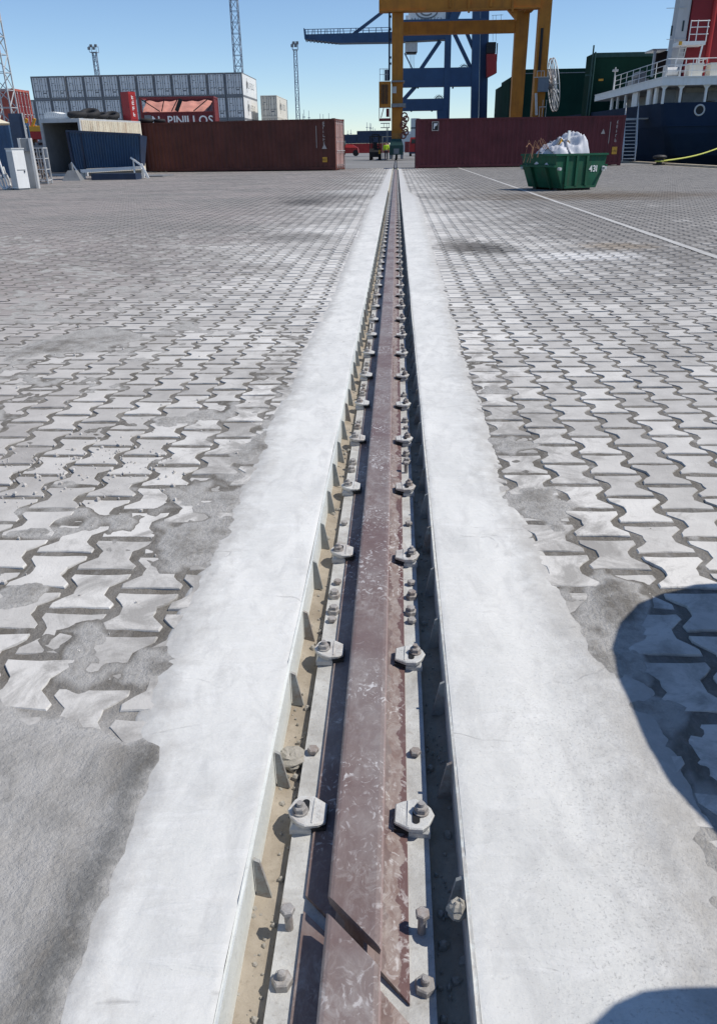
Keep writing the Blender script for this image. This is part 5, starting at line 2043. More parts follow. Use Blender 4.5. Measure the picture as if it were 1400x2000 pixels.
b.bar(at(757, 250, YA - .1), at(757, 290, YA - .1), .07, .07)
b.build('ladder', M_STEELGREY, oc, world=True)
b = MB()
for k in range(7):
    c = at(789.5 + 3 * math.sin(k * 1.7), 226 + k * 6.5, YA)
    b.torus((c.x, YA - .1, c.z), .26, .07, 14, 6, 'Y')
b.build('hanging_cable', paint('cable_brown', (0.20, .07, .05), .7), oc, world=True)
# cable reel at the right leg
cr = at(1079, 166, YA)
b = MB()
Rr = (az(1079, 112, YA) - az(1079, 220, YA)) / 2
Mr = Matrix.Rotation(rad(-9), 4, 'Y')
cx0 = Vector((cr.x, YA + .4, cr.z))
rl = MB()
rl.torus((0, 0, 0), Rr - .06, .05, 40, 8, 'X')
rl.torus((.26, 0, 0), Rr - .06, .05, 40, 8, 'X')
rl.torus((.13, 0, 0), Rr * .32, .12, 24, 8, 'X')
for k in range(16):
    a = k * math.pi / 8
    for xx in (0, .26):
        rl.bar((xx, 0, 0), (xx, (Rr - .06) * math.cos(a), (Rr - .06) * math.sin(a)), .05, .05)
rl.v = [tuple(Mr @ Vector(p) + cx0) for p in rl.v]
rl.build('cable_reel', M_LGREY, oc, world=True)
hub = MB().cyl((.13 - .9, 0, 0), (.13 + .2, 0, 0), .28, n=20)
hub.v = [tuple(Mr @ Vector(p) + cx0) for p in hub.v]
hub.build('reel_axle', M_STEELGREY, oc, world=True)
b = MB()
rect(b, 1051, 151, 1071, 179, YA - .5, 1.0 - .52)
b.build('reel_drive_box', paint('grey_blue_box', (0.18, .22, .27), .5), oc, world=True)
b = MB()
rect(b, 1043, 150, 1072, 151.2, YA - .6, .3)
for xx in (1048, 1056, 1062, 1069):
    rect(b, xx, 138, xx + .8, 150, YA - .55, .06)
rect(b, 1048, 138, 1063, 139, YA - .55, .06)
b.bar(at(1047, 225, YA - .3), at(1046, 182, YA - .3), .22, .22)
rect(b, 1052, 208, 1066, 209.4, YA - .55, .06)
for xx in (1052, 1058, 1065):
    rect(b, xx, 195 if xx > 1052 else 208, xx + .8, 238, YA - .55, .06)
b.build('service_platform', M_LGREY, oc, world=True)

# ------------------------------------------------------------------ BLUE SHIP-TO-SHORE CRANE
YC = 140.0
sc_ = thing('gantry_crane', 'blue ship to shore crane behind the orange portal crane', 'crane', (ax(870, 280, YC), YC, 0))


def pb_(b, p0, p1, wpx, d, Y=YC):
    """beam between two photo points at distance Y, width in pixels, depth d metres"""
    A, B_ = at(p0[0], p0[1], Y), at(p1[0], p1[1], Y)
    b.bar(A, B_, wpx * Y * .905 / 1500.0, d)
    return b


b = MB()
A = [at(595, 68, YC), at(763, 63, YC), at(876, 60, YC), at(876, 77, YC), at(763, 83, YC), at(662, 84.5, YC), at(597, 77, YC)]
b.prism([(p.x, YC - .5, p.z) for p in A], (0, 2.4, 0))
b.build('boom', M_BLUE, sc_, world=True)
b = MB()
for Y_ in (YC - .5, YC + 1.9):
    pb_(b, (595, 57.5), (763, 53.5), 1.0, .08, Y_)
    pb_(b, (595, 62.5), (763, 58.5), .8, .06, Y_)
    for k in range(14):
        x = 597 + k * 12.4
        yy = 68 - (x - 595) * .030
        pb_(b, (x, yy), (x + (1.5 if k % 2 else -1.5), yy - 10.5), 1.3, .1, Y_)
        if k < 6:
            pb_(b, (x + 5, yy), (x + 5, yy - 10.5), 1.2, .1, Y_)
pb_(b, (595, 57), (597, 78), 1.4, 2.4)
b.build('railing', M_BLUE, sc_, world=True)
b = MB()
for k in range(9):
    c = at(600 + k * 7, 78.5 + k * .6, YC)
    b.torus((c.x, YC, c.z), .22, .05, 10, 5, 'Y')
b.build('festoon_loop', M_BLACK, sc_, world=True)
for nm, q in (('stay', [((690, 67), (762, 12), 5, .5)]), ('mast', [((760.5, 8), (760.5, 140), 2.6, .3)])):
    b = MB()
    for p0, p1, w_, d_ in q:
        pb_(b, p0, p1, w_, d_)
    b.build(nm, M_BLUE, sc_, world=True)
for x0, x1, yt, yb, flare in ((867.5, 879, 62, 285, 0), (921.5, 935, 18, 285, 0), (937, 952, 18, 285, 0)):
    b = MB()
    dx = -3.5
    pb_(b, ((x0 + x1) / 2 + 1.5, yt), ((x0 + x1) / 2 + dx, yb), x1 - x0, 1.3, YC + (0 if x0 < 935 else 2.6))
    b.build('leg', M_BLUE, sc_, world=True)
b = MB()
pb_(b, (884, 42), (892, 18), 15, 1.2)
pb_(b, (889, 40), (905, 5), 6, .8)
b.build('apex_post', M_BLUE, sc_, world=True)
for y0, y1, x0, x1, nm in ((136, 167, 786, 934, 'portal_beam'), (195, 215, 784, 866, 'sill_beam'), (39, 43, 786, 950, 'house_deck')):
    b = MB()
    dy = (x1 - x0) * .008
    pb_(b, (x0, (y0 + y1) / 2 + dy), (x1, (y0 + y1) / 2 - dy), y1 - y0, 1.5, YC + .2)
    b.build(nm, M_BLUE, sc_, world=True)
for p0, p1, w_ in (((859, 80), (821, 136), 7), ((887, 66), (919, 133), 6.5), ((911, 64), (924, 96), 6), ((812, 168), (778, 206), 7), ((790, 104), (805, 135), 2.0)):
    b = pb_(MB(), p0, p1, w_, .6, YC + .3)
    b.build('diagonal', M_BLUE, sc_, world=True)
b = MB()
pb_(b, (862, 216), (866, 290), 18, 1.6, YC - .05)
b.build('leg_foot', M_BLUE, sc_, world=True)
b = MB()
rect(b, 798, 17, 870, 39, YC + .2, 5)
mh = b.build('machine_house', M_REEF, sc_, world=True)
b = MB()
rect(b, 870.5, 14, 882, 39, YC + .6, 3)
b.build('house_annex', M_BLUE, sc_, world=True)
c = at(833, 27, YC + .1)
b = MB()
for R_, a0, a1 in ((1.1, 150, 400), (.62, 170, 330)):
    pts = [(c.x + R_ * 1.5 * math.cos(rad(a)), YC + .16, c.z + .35 + R_ * .85 * math.sin(rad(a))) for a in range(a0, a1, 12)]
    for p, q in zip(pts[:-1], pts[1:]):
        b.bar(p, q, .2, .06)
b.build('swirl_logo', M_MARKDK, mh, world=True)
marks(mh, face_to(Vector((c.x, YC + .199, az(833, 36.5, YC))) - root_loc(mh), (1, 0, 0), (0, 0, 1)), 10, .42, M_MARKDK, 7, .5, False, .02)
b = MB()
rect(b, 791, 82, 815, 101, YC + .1, 2.2)
cbn = b.build('operator_cab', M_LGREY, sc_, world=True)
b = MB()
rect(b, 793, 100, 813, 104.5, YC + .3, 1.8)
b.build('cab_floor', M_BLACK, cbn, world=True)
b = MB()
for xx in (801, 803.5, 806, 809):
    pb_(b, (xx, 104), (xx - .6, 137), .5, .04)
b.build('hoist_rope', M_STEELGREY, sc_, world=True)
b = MB()
rect(b, 792, 30, 797, 41, YC - .1, .3)
b.build('side_lamp', M_WHITE, sc_, world=True)
b = MB()
for (xx, yy) in ((816, 171.5), (884, 171.5), (803, 217), (843, 216.5)):
    rect(b, xx - 1.5, yy - 1.5, xx + 1.5, yy + 1.5, YC - .2, .3)
b.build('floodlight', M_BLACK, sc_, world=True)
b = MB()
rs = random.Random(77)
for (xx, yy) in ((857, 195), (906, 135)):
    for k in range(9):
        a = rad(20 + k * 17)
        pb_(b, (xx, yy), (xx + 11 * math.cos(a), yy - 11 * math.sin(a)), .7, .05, YC)
    c = at(xx, yy, YC)
    b.torus((c.x, YC, c.z), .55, .07, 16, 5, 'Y')
b.build('cable_drum', M_DKBLUE, sc_, world=True)
b = MB()
pb_(b, (962, 30), (962, 80), .6, .05)
pb_(b, (968, 30), (968, 80), .6, .05)
pb_(b, (978, 28), (978, 42), .6, .05)
pb_(b, (960, 30), (982, 29), .6, .05)
b.build('rope', M_STEELGREY, sc_, world=True)
b = MB()
P_ = [at(951, 105, YC), at(970, 105, YC), at(970, 142, YC), at(955, 150, YC), at(951, 150, YC)]
b.prism([(p.x, YC + .2, p.z) for p in P_], (0, 2.4, 0))
b.build('red_cab', M_RED, sc_, world=True)
b = MB()
rect(b, 951, 82, 968, 104, YC + .4, 2)
rect(b, 969, 84, 971, 120, YC + .3, .2)
rect(b, 961, 84, 966, 88, YC + .38, .015)
b.build('cab_frame', M_BLACK, sc_, world=True)

# ------------------------------------------------------------------ SHIP
ship = thing('ship', 'navy hulled ship with white gallery deck and red funnel moored at the quay', 'ship', (24, 57.5, -2.2))
HX0, HX1, HY0, HY1 = 17.3, 33.0, 57.5, 150.0


def hull_ring(z, inset, aft, r):
    """plan outline at height z: rounded stern corners, parallel sides"""
    p = []
    x0, x1, y0 = HX0 + inset, HX1 - inset, HY0 + aft
    for k in range(7):
        a = rad(180 + k * 15)
        p.append((x0 + r + r * math.cos(a), y0 + r + r * math.sin(a), z))
    for k in range(7):
        a = rad(270 + k * 15)
        p.append((x1 - r + r * math.cos(a), y0 + r + r * math.sin(a), z))
    p.append((x1, HY1, z))
    p.append((x0, HY1, z))
    return p


b = MB()
b.loft([hull_ring(-2.6, 3.2, 5.0, 1.6), hull_ring(-1.0, 2.0, 3.0, 1.2), hull_ring(.4, 1.15, .75, .7), hull_ring(1.75, .48, .1, .35), hull_ring(2.2, .25, .0, .3), hull_ring(3.56, .0, 0.0, .3)], caps=True)
# lift the sheer forward
b.v = [(x, y, z + (0.022 * max(0, y - 60) if (z > 3 and y < 100) else 0) + (0.9 if (z > 3 and y >= 100) else 0)) for x, y, z in b.v]
hull = b.build('hull', M_NAVY, ship, world=True)
b = MB()
ch = at(1365, 215, HY0)
b.torus((ch.x, HY0 - .02, ch.z), .30, .055, 24, 8, 'Y')
b.build('fairlead', M_LGREY, hull, world=True)
b = MB().cyl((ch.x, HY0 - .03, ch.z), (ch.x, HY0 - .008, ch.z), .28, n=24)
b.build('fairlead_hole', M_BLACK, hull, world=True)
b = MB()
b.box(HX0 + .5, HX0 + 8, HY0 - .07, HY0 - .002, 2.17, 2.24)
b.build('rubbing_strake', M_NAVY, hull, world=True)
# gallery deck (roof of the after deck) and its posts
zd0, zd1 = 4.54, 4.98
b = MB()
b.box(HX0 - .2, HX1, HY0 - .1, 76, zd0, zd1)
b.build('gallery_deck', M_WHITE, ship, world=True)
b = MB()
b.box(HX0 - .24, HX1, HY0 - .14, 76, zd1 + .002, zd1 + .06)
b.build('deck_edge', M_WHITE, ship, world=True)
for px_ in (1294, 1327, 1376, 1425):
    x = ax(px_, 190, HY0 + .1)
    b = MB().box(x - .07, x + .07, HY0 + .05, HY0 + .19, 3.5, zd0)
    b.prism([(x - .25, HY0 + .06, zd0 - .002), (x + .25, HY0 + .06, zd0 - .002), (x + .07, HY0 + .06, zd0 - .2), (x - .07, HY0 + .06, zd0 - .2)], (0, .10, 0))
    b.build('post', M_WHITE, ship, world=True)
for px_, wd in ((1195, .5), (1206, .22), (1221, .22), (1240, 1.4), (1266, .8), (1279, .5)):
    # where the ray crosses the ship's side plane
    r_ = _ray(px_, 195)
    tt = (HX0 + .15 - CAM.x) / r_.x
    y = CAM.y + r_.y * tt
    b = MB().box(HX0 + .08, HX0 + .22, y - wd / 2, y + wd / 2, 3.55, zd0)
    b.build('post', M_WHITE, ship, world=True)
b = MB()
b.box(HX0 + 2.2, HX1 - 2, HY0 + 2.4, 75, 3.5, zd0 - .002)
b.build('deckhouse', paint('deckhouse_grey', (0.44, .45, .45), .6, .15, 1, .35), ship, world=True)
b = MB()
for px_, w_, z0_, z1_ in ((1302, .9, 3.5, 4.4), (1350, 1.4, 3.5, 4.2), (1388, .7, 3.7, 4.3)):
    x = ax(px_, 190, HY0 + 2)
    b.box(x - w_ / 2, x + w_ / 2, HY0 + 1.7, HY0 + 2.35, z0_, z1_)
b.build('deck_locker', M_STEELGREY, ship, world=True)


# deck railings
def railing(pts, z0_, h_, nm, step=1.2, mat=None, r=.025):
    b = MB()
    for p, q in zip(pts[:-1], pts[1:]):
        p, q = Vector((p[0], p[1], 0)), Vector((q[0], q[1], 0))
        for k in (1.0, .66, .33):
            b.cyl(p + Vector((0, 0, z0_ + h_ * k)), q + Vector((0, 0, z0_ + h_ * k)), r if k == 1 else r * .8, n=6)
        L_ = (q - p).length
        n_ = max(1, int(L_ / step))
        for i in range(n_ + 1):
            s_ = p.lerp(q, i / n_)
            b.cyl(s_ + Vector((0, 0, z0_)), s_ + Vector((0, 0, z0_ + h_)), r, n=6)
    return b.build(nm, mat or M_WHITE, ship, world=True)


railing([(HX1 - 1, HY0 + .05), (HX0 + .02, HY0 + .05), (HX0 + .02, 62), (HX0 + .02, 70.5)], zd1 + .06, 1.0, 'deck_railing', 1.5, r=.024)
railing([(HX0 + 1.0, HY0 + 1.5), (HX0 + 3.0, HY0 + 1.5), (HX0 + 3.0, HY0 + 3)], zd1 + .06, 1.1, 'winch_railing', .6, r=.03)
for px_, w_ in ((1354, .85), (1397, 1.0)):
    x = ax(px_, 140, HY0 + 1.4)
    b = MB()
    b.box(x - w_ / 2, x + w_ / 2, HY0 + 1.0, HY0 + 1.8, zd1 + .07, zd1 + .78)
    b.box(x - w_ / 2 - .03, x + w_ / 2 + .03, HY0 + .97, HY0 + 1.83, zd1 + .785, zd1 + .88)
    b.build('deck_box', M_REEF2, ship, world=True)
b = MB()
x = ax(1311, 140, HY0 + 1.2)
b.cyl((x - .35, HY0 + 1.2, zd1 + .42), (x + .35, HY0 + 1.2, zd1 + .42), .26, n=16)
b.box(x - .5, x - .38, HY0 + .9, HY0 + 1.5, zd1 + .07, zd1 + .75)
b.box(x + .38, x + .5, HY0 + .9, HY0 + 1.5, zd1 + .07, zd1 + .75)
b.build('winch', M_LGREY, ship, world=True)
b = MB()
xw, yw = HX0 + .8, 67.5
b.box(xw, xw + 1.0, yw, yw + 2.2, zd1 + .07, zd1 + .65)
b.cyl((xw + .5, yw + .2, zd1 + .9), (xw + .5, yw + 2, zd1 + .9), .3, n=14)
b.build('winch', M_STEELGREY, ship, world=True)
b = MB()
b.cyl((HX0 + .2, 71.5, zd1), (HX0 + .2, 71.5, zd1 + 1.75), .05, n=8)
b.box(HX0, HX0 + .4, 71.35, 71.65, zd1 + 1.45, zd1 + 1.6)
b.build('lamp_post', M_LGREY, ship, world=True)
# casing tower and funnel
YT = 62.0
P0, P1, P2, P3 = at(1305, 130, YT), at(1318, -10, YT), at(1350, -10, YT), at(1330, 130, YT)
zt0, zt1 = zd1 + .06, 14.0
slope = (P1.x - P0.x) / (P1.z - P0.z)
X0b = P0.x + slope * (zt0 - P0.z)
b = MB()
xr_b = ax(1334, 100, YT)
b.prism([(X0b, YT, zt0), (xr_b, YT, zt0), (xr_b + .12, YT, zt1), (X0b + .2, YT, zt1)], (0, 1.0, 0))
tw = b.build('casing_tower', paint('tower_white', (0.45, .465, .48), .6, .1, .6, .3, (.3, .27, .24)), ship, world=True)
b = MB()
for (x0, y0, x1, y1) in ((1309, 50, 1312.5, 70), (1331.5, 40, 1335, 61)):
    rect(b, x0, y0, x1, y1, YT - .03, .025)
b.build('window', M_GLASS, tw, world=True)
b = MB()
for yy in (15, 76):
    rect(b, 1301, yy, 1340, yy + 1.0, YT - .05, .045)
b.build('seam', M_LGREY, tw, world=True)
xf = xr_b + .13
b = MB()
b.prism([(xf, YT - .15, zt0), (xf + 1.1, YT - .6, zt0), (HX1 - 4, YT - .6, zt0), (HX1 - 4, YT + 5, zt0), (xf + 3, YT + 5, zt0), (xf, YT + .4, zt0)], (0, 0, zt1 - zt0))
fn = b.build('funnel', M_FUNNEL, ship, world=True)
b = MB()
xp = ax(1378, 120, YT - .7)
b.cyl((xp, YT - .85, zt0), (xp, YT - .85, zt1), .13, n=12)
b.build('funnel_pipe', M_RED, fn, world=True)
b = MB()
zp = az(1350, 84, YT - 1.5)
xa_, xb_ = ax(1322, 84, YT - 1.6), ax(1373, 84, YT - 1.6)
b.box(xa_, xb_, YT - 2.0, YT - .66, zp - .16, zp + .06)
pf_ = b.build('funnel_platform', M_WHITE, ship, world=True)
b = MB()
for yy in (YT - 1.95,):
    for k in (.45, .85, 1.2):
        b.cyl((xa_ + .6, yy, zp + k), (xb_ + .1, yy, zp + k), .028, n=6)
    for xx in (xa_ + .6, (xa_ + xb_) / 2 + .2, xb_):
        b.cyl((xx, yy, zp), (xx, yy, zp + 1.25), .03, n=6)
b.bar((xb_ - .15, YT - 1.9, zp - .16), (xb_ - .35, YT - 1.9, zt0), .09, .09)
b.build('platform_railing', M_WHITE, ship, world=True)
b = MB()
xl_ = ax(1328, 120, YT - 1.2)
for s in (-1, 1):
    b.bar((xl_ + s * .2, YT - 1.4, zp), (xl_ - .15 + s * .2, YT - 1.1, zt0), .06, .06)
for k in range(9):
    f_ = k / 9
    b.bar((xl_ - .15 * f_ - .2, YT - 1.4 + .3 * f_, zp - (zp - zt0) * f_ - .05), (xl_ - .15 * f_ + .2, YT - 1.4 + .3 * f_, zp - (zp - zt0) * f_ - .05), .04, .04)
b.build('ladder', M_LGREY, ship, world=True)
b = MB()
rect(b, 1325, 80.5, 1331, 88, YT - 2.06, .05)
b.build('life_ring', M_YEL, ship, world=True)
b = MB()
rect(b, 1274, 97, 1278, 150, 66, .2)
rect(b, 1274, 95, 1303, 98, 66, 2.0)
b.build('portal_frame', M_LGREY, ship, world=True)
b = MB()
rect(b, 1279, 99, 1306, 140, 68, .3)
b.build('vent_opening', M_BLACK, ship, world=True)
# green hatch houses forward
b = MB()
xA = ax(1153, 150, 78)
b.box(xA, xA + 12.5, 78, 80.5, 2.5, 8.3)
b.build('green_house', M_GREENSHIP, ship, world=True)
b = MB()
b.box(xA - .02, xA + 12.5, 77.9, 78.0 - .003, 8.0, 8.35)
for xx in (1151.5, 1156):
    xx_ = ax(xx, 150, 77.8)
    b.cyl((xx_, 77.7, 3.0), (xx_ + .05, 77.7, 8.4 + (.5 if xx < 1153 else 0)), .07, n=8)
b.box(xA - .5, xA + .1, 77.7, 77.85, 6.6, 6.72)
b.build('house_trim', M_DKGREEN, ship, world=True)
b = MB()
xv = ax(1173, 157, 77.9)
b.box(xv - .2, xv + .2, 77.95, 77.99, az(1173, 158, 78), az(1173, 154, 78))
b.build('house_sign', M_PLATE, ship, world=True)
b = MB()
xB0, xB1 = ax(1020, 150, 122), ax(1160, 150, 122)
b.box(xB0, xB1, 122, 146, 2.5, az(1100, 134, 122))
b.build('green_house', M_GREENSHIP, ship, world=True)
b = MB()
b.box(xB0, xB1, 121.9, 121.995, az(1100, 143, 122), az(1100, 141.5, 122))
b.build('house_trim', M_STEELGREY, ship, world=True)
b = MB()
x0_ = ax(993, 200, 128)
b.box(x0_, x0_ + 3.6, 128, 146, 3.2, az(1000, 158, 128))
for k in range(4):
    b.cyl((x0_ + .2 + k * .25, 128.2, az(1000, 158, 128)), (x0_ + .2 + k * .25, 128.2, az(1000, 158, 128) + .5), .1, n=8)
b.build('green_house', M_GREENSHIP, ship, world=True)
b = MB()
c1, c2 = at(965, 222, 131), at(996, 212, 131)
b.prism([(max(HX0, c1.x), 131, 4.4), (c2.x + .5, 131, 4.4), (c2.x + .5, 131, c2.z), (max(HX0, c1.x) + .8, 131, c1.z + .3)], (0, 8, 0))
b.build('foredeck', M_DKGREEN, ship, world=True)
# gangway
gw = thing('gangway', 'steep grey stepped gangway leading from the quay up to the navy ship', 'gangway', (16.0, 57.4, 0))
ga, gb = Vector((15.62, 57.5, .14)), Vector((16.2, 60.4, 2.75))
dx_ = .42
b = MB()
for s in (-1, 1):
    b.bar(ga + Vector((s * dx_, 0, .02)), gb + Vector((s * dx_, 0, .02)), .06, .18, up=(0, 0, 1))
b.build('stringer', M_LGREY, gw, world=True)
nst = 12
for k in range(nst):
    c = ga.lerp(gb, (k + .5) / nst)
    MB().box(c.x - dx_ + .035, c.x + dx_ - .035, c.y - .13, c.y + .13, c.z, c.z + .05).build('tread', M_LGREY, gw, world=True)
MB().box(gb.x - .45, HX0 + .1, gb.y + .02, gb.y + 1.1, 2.70, 2.78).build('landing', M_LGREY, gw, world=True)
b = MB()
for s in (-1, 1):
    o_ = Vector((s * dx_, 0, 0))
    for hh in (.5, .95):
        b.cyl(ga + o_ + Vector((0, 0, hh)), gb + o_ + Vector((0, 0, hh)), .025, n=6)
    for k in range(6):
        c = ga.lerp(gb, k / 5) + o_
        b.cyl(c, c + Vector((0, 0, .95)), .025, n=6)
b.build('handrail', M_LGREY, gw, world=True)
# bollard and mooring line
pb0 = Vector((15.55, 50.6, 0))
t = thing('bollard', 'dark iron mooring bollard on the quay edge with a yellow line on it', 'bollard', pb0)
b = MB()
b.cyl((0, 0, 0), (0, 0, .05), .34, n=20)
b.cyl((0, 0, .05), (0, 0, .34), .17, .15, n=20)
b.loft([[(r_ * math.cos(a) * 1.5, r_ * math.sin(a), z_) for a in [k * math.pi / 9 for k in range(18)]] for r_, z_ in ((.17, .34), (.27, .38), (.28, .46), (.2, .53), (.05, .56))])
b.build('bollard_body', M_BLACK, t, smooth=False)
b = MB()
e_ = at(1440, 272, 57.4)
pa = pb0 + Vector((.15, 0, .22))
pts = [pa.lerp(Vector((e_.x, 57.3, e_.z)), k / 14) + Vector((0, 0, -.25 * math.sin(math.pi * k / 14))) for k in range(15)]
b.tube(pts, .045, 8)
b.torus((pb0.x, pb0.y, .21), .22, .045, 18, 8)
o = b.build('mooring_line', M_ROPE, None, smooth=True)
tag(o, 'thick yellow mooring line running from the bollard up to the ship', 'rope')

# ------------------------------------------------------------------ FAR YARD
YF = 250.0


def far_row(px0, px1, n_, z0_, z1_, mat, labs, grp):
    x0_, x1_ = ax(px0, 280, YF), ax(px1, 280, YF)
    w_ = (x1_ - x0_) / n_
    for i in range(n_):
        t = thing('shipping_container', labs[i], 'container', (x0_ + (i + .5) * w_, YF + 1.2, z0_), grp)
        b = MB().corr(-w_ / 2 + .05, w_ / 2 - .05, .1, z1_ - z0_ - .1, -1.2, .05, .3)
        b.build('side_panel', mat, t, recalc=False)
        b = MB().box(-w_ / 2 + .03, w_ / 2 - .03, -1.13, 1.2, 0.02, z1_ - z0_)
        b.build('body', mat, t)


far_row(660, 760, 3, 0.0, 2.6, M_RED, ['far red container in the row between the brown container and the orange crane, left one', 'far red container behind the red tractor, middle of the row', 'far red container behind the forklift truck'], 'far red containers')
far_row(697, 765, 2, 2.62, 5.9, M_DKBLUE, ['far dark blue container on the red ones, left of the forklift', 'far dark blue container on the red ones, over the forklift'], 'far dark blue containers')
far_row(655, 697, 1, 2.62, 5.0, M_DKBLUE, ['lower far dark blue container beside the brown door end'], 'far dark blue containers')
far_row(790, 820, 1, 0.0, 2.9, M_DKRED, ['far dull red container right of the crane leg'], None)
# silo and pale shed
psl = at(810, 290, 235)
t = thing('silo', 'pale silo rising behind the left end of the maroon container', 'silo', (psl.x + .3, 245, 0))
b = MB()
h_ = az(810, 230, 240)
b.cyl((0, 0, 0), (0, 0, h_), 1.35, n=24)
b.build('tank', M_SILO, t)
b = MB().cyl((0, 0, h_ * .70), (0, 0, h_ * .74), 1.39, n=24)
b.build('band', M_DKBLUE, t)
t = thing('shed', 'low pale shed with a white roof far behind the crane leg', 'shed', (ax(797, 280, 300), 300, 0))
hz = az(797, 262, 300)
b = MB().box(-3, 4, 0, 10, 0, hz)
b.build('wall', M_SILO, t)
b = MB().prism([(-3.2, -.2, hz + .01), (4.2, -.2, hz + .01), (4.2, -.2, az(800, 255, 300)), (-3.2, -.2, az(800, 258, 300))], (0, 10.4, 0))
b.build('roof', M_WHITE, t)
# thin masts on the skyline
for i, (px_, yt, lab) in enumerate(((591, 222, 'thin mast left of the light mast'), (593.5, 214, 'thin mast close by the light mast'), (603, 216, 'thin mast right of the light mast, above the brown container'), (625, 222, 'short thin mast above the middle right of the brown container'),
                                    (631, 223, 'short thin mast above the right part of the brown container'), (642, 221, 'thin mast above the door end of the brown container'), (679, 255, 'thin mast left of the red tractor'), (685, 253, 'thin mast over the red tractor'),
                                    (716.5, 239, 'taller thin mast left of the forklift'), (722, 240, 'thin mast over the forklift, one of a pair, left'), (724.5, 241, 'thin mast over the forklift, one of a pair, right'), (728.5, 248, 'short thin mast right of the pair above the forklift'), (732.5, 251, 'shortest thin mast near the crane leg'))):
    Ym = 400
    p = at(px_, 285, Ym)
    b = MB()
    hh = az(px_, yt, Ym)
    b.cyl((0, 0, 0), (0, 0, hh), .16, .10, n=8)
    b.box(-.5, .5, -.05, .05, hh * .82, hh * .84)
    o = b.build('mast', M_FARMAST, None)
    o.location = (ax(px_, yt, Ym), Ym, 0)
    tag(o, lab + ' far away on the skyline', 'mast', 'thin masts on the skyline')

# red terminal tractor
pt = at(683, 297, 150)
t = thing('terminal_tractor', 'small red tractor with a dark green front beside the brown container door', 'tractor', (ax(686, 295, 150), 150, 0))
b = MB()
b.loft([[(-1.0, -1.1, .5), (1.3, -1.1, .5), (1.3, 1.1, .5), (-1.0, 1.1, .5)], [(-1.1, -1.1, 1.4), (1.2, -1.1, 1.3), (1.2, 1.1, 1.3), (-1.1, 1.1, 1.4)], [(-.9, -.9, 1.9), (.3, -.9, 1.8), (.3, .9, 1.8), (-.9, .9, 1.9)]])
b.build('bonnet', M_RED, t)
b = MB().box(-2.2, -1.05, -1.1, 1.1, .5, 2.5)
cbx = b.build('cab', M_DKGREEN, t)
b = MB().box(-2.1, -1.15, -1.13, -1.102, 1.5, 2.3)
b.build('window', M_GLASS, cbx)
for sx in (-1.6, .8):
    for sy in (-1, 1):
        b = MB().cyl((sx, sy * .85, .5), (sx, sy * 1.15, .5), .5, n=18)
        b.build('wheel', M_RUBBER, t)
# red vehicle right of the crane leg
t = thing('parked_truck', 'red truck cab half hidden behind the left end of the maroon container', 'truck', (ax(813, 300, 130), 130, 0))
b = MB()
b.loft([[(-1.1, -1.2, .6), (1.1, -1.2, .6), (1.1, 1.2, .6), (-1.1, 1.2, .6)], [(-1.1, -1.2, 1.6), (1.1, -1.2, 1.6), (1.1, 1.2, 1.6), (-1.1, 1.2, 1.6)], [(-.95, -1.0, 2.6), (.95, -1.0, 2.6), (.95, 1.2, 2.6), (-.95, 1.2, 2.6)]])
kb = b.build('cab', M_RED, t)
b = MB().box(-.85, .85, -1.21, -1.13, 1.75, 2.35)
b.build('windscreen', M_GLASS, kb)
b = MB().box(-1.1, 1.1, -1.25, 4, .35, .598)
b.build('chassis', M_DKBLUE, t)
for sx in (-.9, .9):
    for yy in (-.4, 2.8):
        b = MB().cyl((sx - .15, yy, .45), (sx + .15, yy, .45), .45, n=16)
        b.build('wheel', M_RUBBER, t)

# forklift seen from behind
Yk = 92.0
fk = thing('forklift', 'dark forklift truck seen from behind near the crane leg', 'forklift', (ax(733, 300, Yk), Yk, 0))
b = MB()
b.loft([[(-.62, -.9, .3), (.62, -.9, .3), (.62, .9, .3), (-.62, .9, .3)], [(-.64, -.95, .8), (.64, -.95, .8), (.64, .9, .8), (-.64, .9, .8)], [(-.58, -.75, 1.15), (.58, -.75, 1.15), (.58, .5, 1.0), (-.58, .5, 1.0)]])
b.build('counterweight', M_BLACK, fk)
b = MB()
for sx in (-.55, .55):
    b.bar((sx, -.7, 1.1), (sx, -.5, 2.25), .09, .09)
    b.bar((sx, .8, .9), (sx, .5, 2.25), .09, .09)
b.box(-.66, .66, -.65, .65, 2.25, 2.34)
b.build('overhead_guard', M_BLACK, fk)
b = MB()
b.box(-.24, .24, -.25, .05, 1.05, 1.25)
b.box(-.22, .22, -.35, -.25, 1.2, 1.75)
b.build('seat', M_BLACK, fk)
b = MB()
for sx in (-.35, .35):
    b.box(sx - .06, sx + .06, 1.0, 1.15, .05, 2.55)
for z in (.3, 1.3, 2.45):
    b.box(-.28, .28, 1.02, 1.12, z, z + .1)
b.build('mast', M_BLACK, fk)
for sx in (-.25, .25):
    b = MB().box(sx - .06, sx + .06, 1.16, 2.2, .05, .1)
    b.build('fork', M_BLACK, fk)
for sx in (-.5, .5):
    for yy, r_ in ((-.55, .3), (.75, .36)):
        b = MB().cyl((sx - .13, yy, r_), (sx + .13, yy, r_), r_, n=18)
        b.build('wheel', M_RUBBER, fk)
b = MB().box(.35, .58, -.97, -.953, .6, 1.0)
b.build('rear_panel', M_YEL, fk)
# yellow barrier post between forklift and person
pv = at(747, 309, 91)
b = MB()
b.bar((0, 0, 0), (0, 0, 2.3), .09, .09)
b.bar((0, 0, 2.26), (1.05, 0, 2.26), .07, .07)
b.bar((1.05, 0, 2.26), (1.05, 0, 0), .06, .06)
o = b.build('barrier_frame', M_CANVAS, None)
o.location = (pv.x, 91.2, 0)
tag(o, 'pale yellow upright frame behind the person in the bright jacket', 'frame')


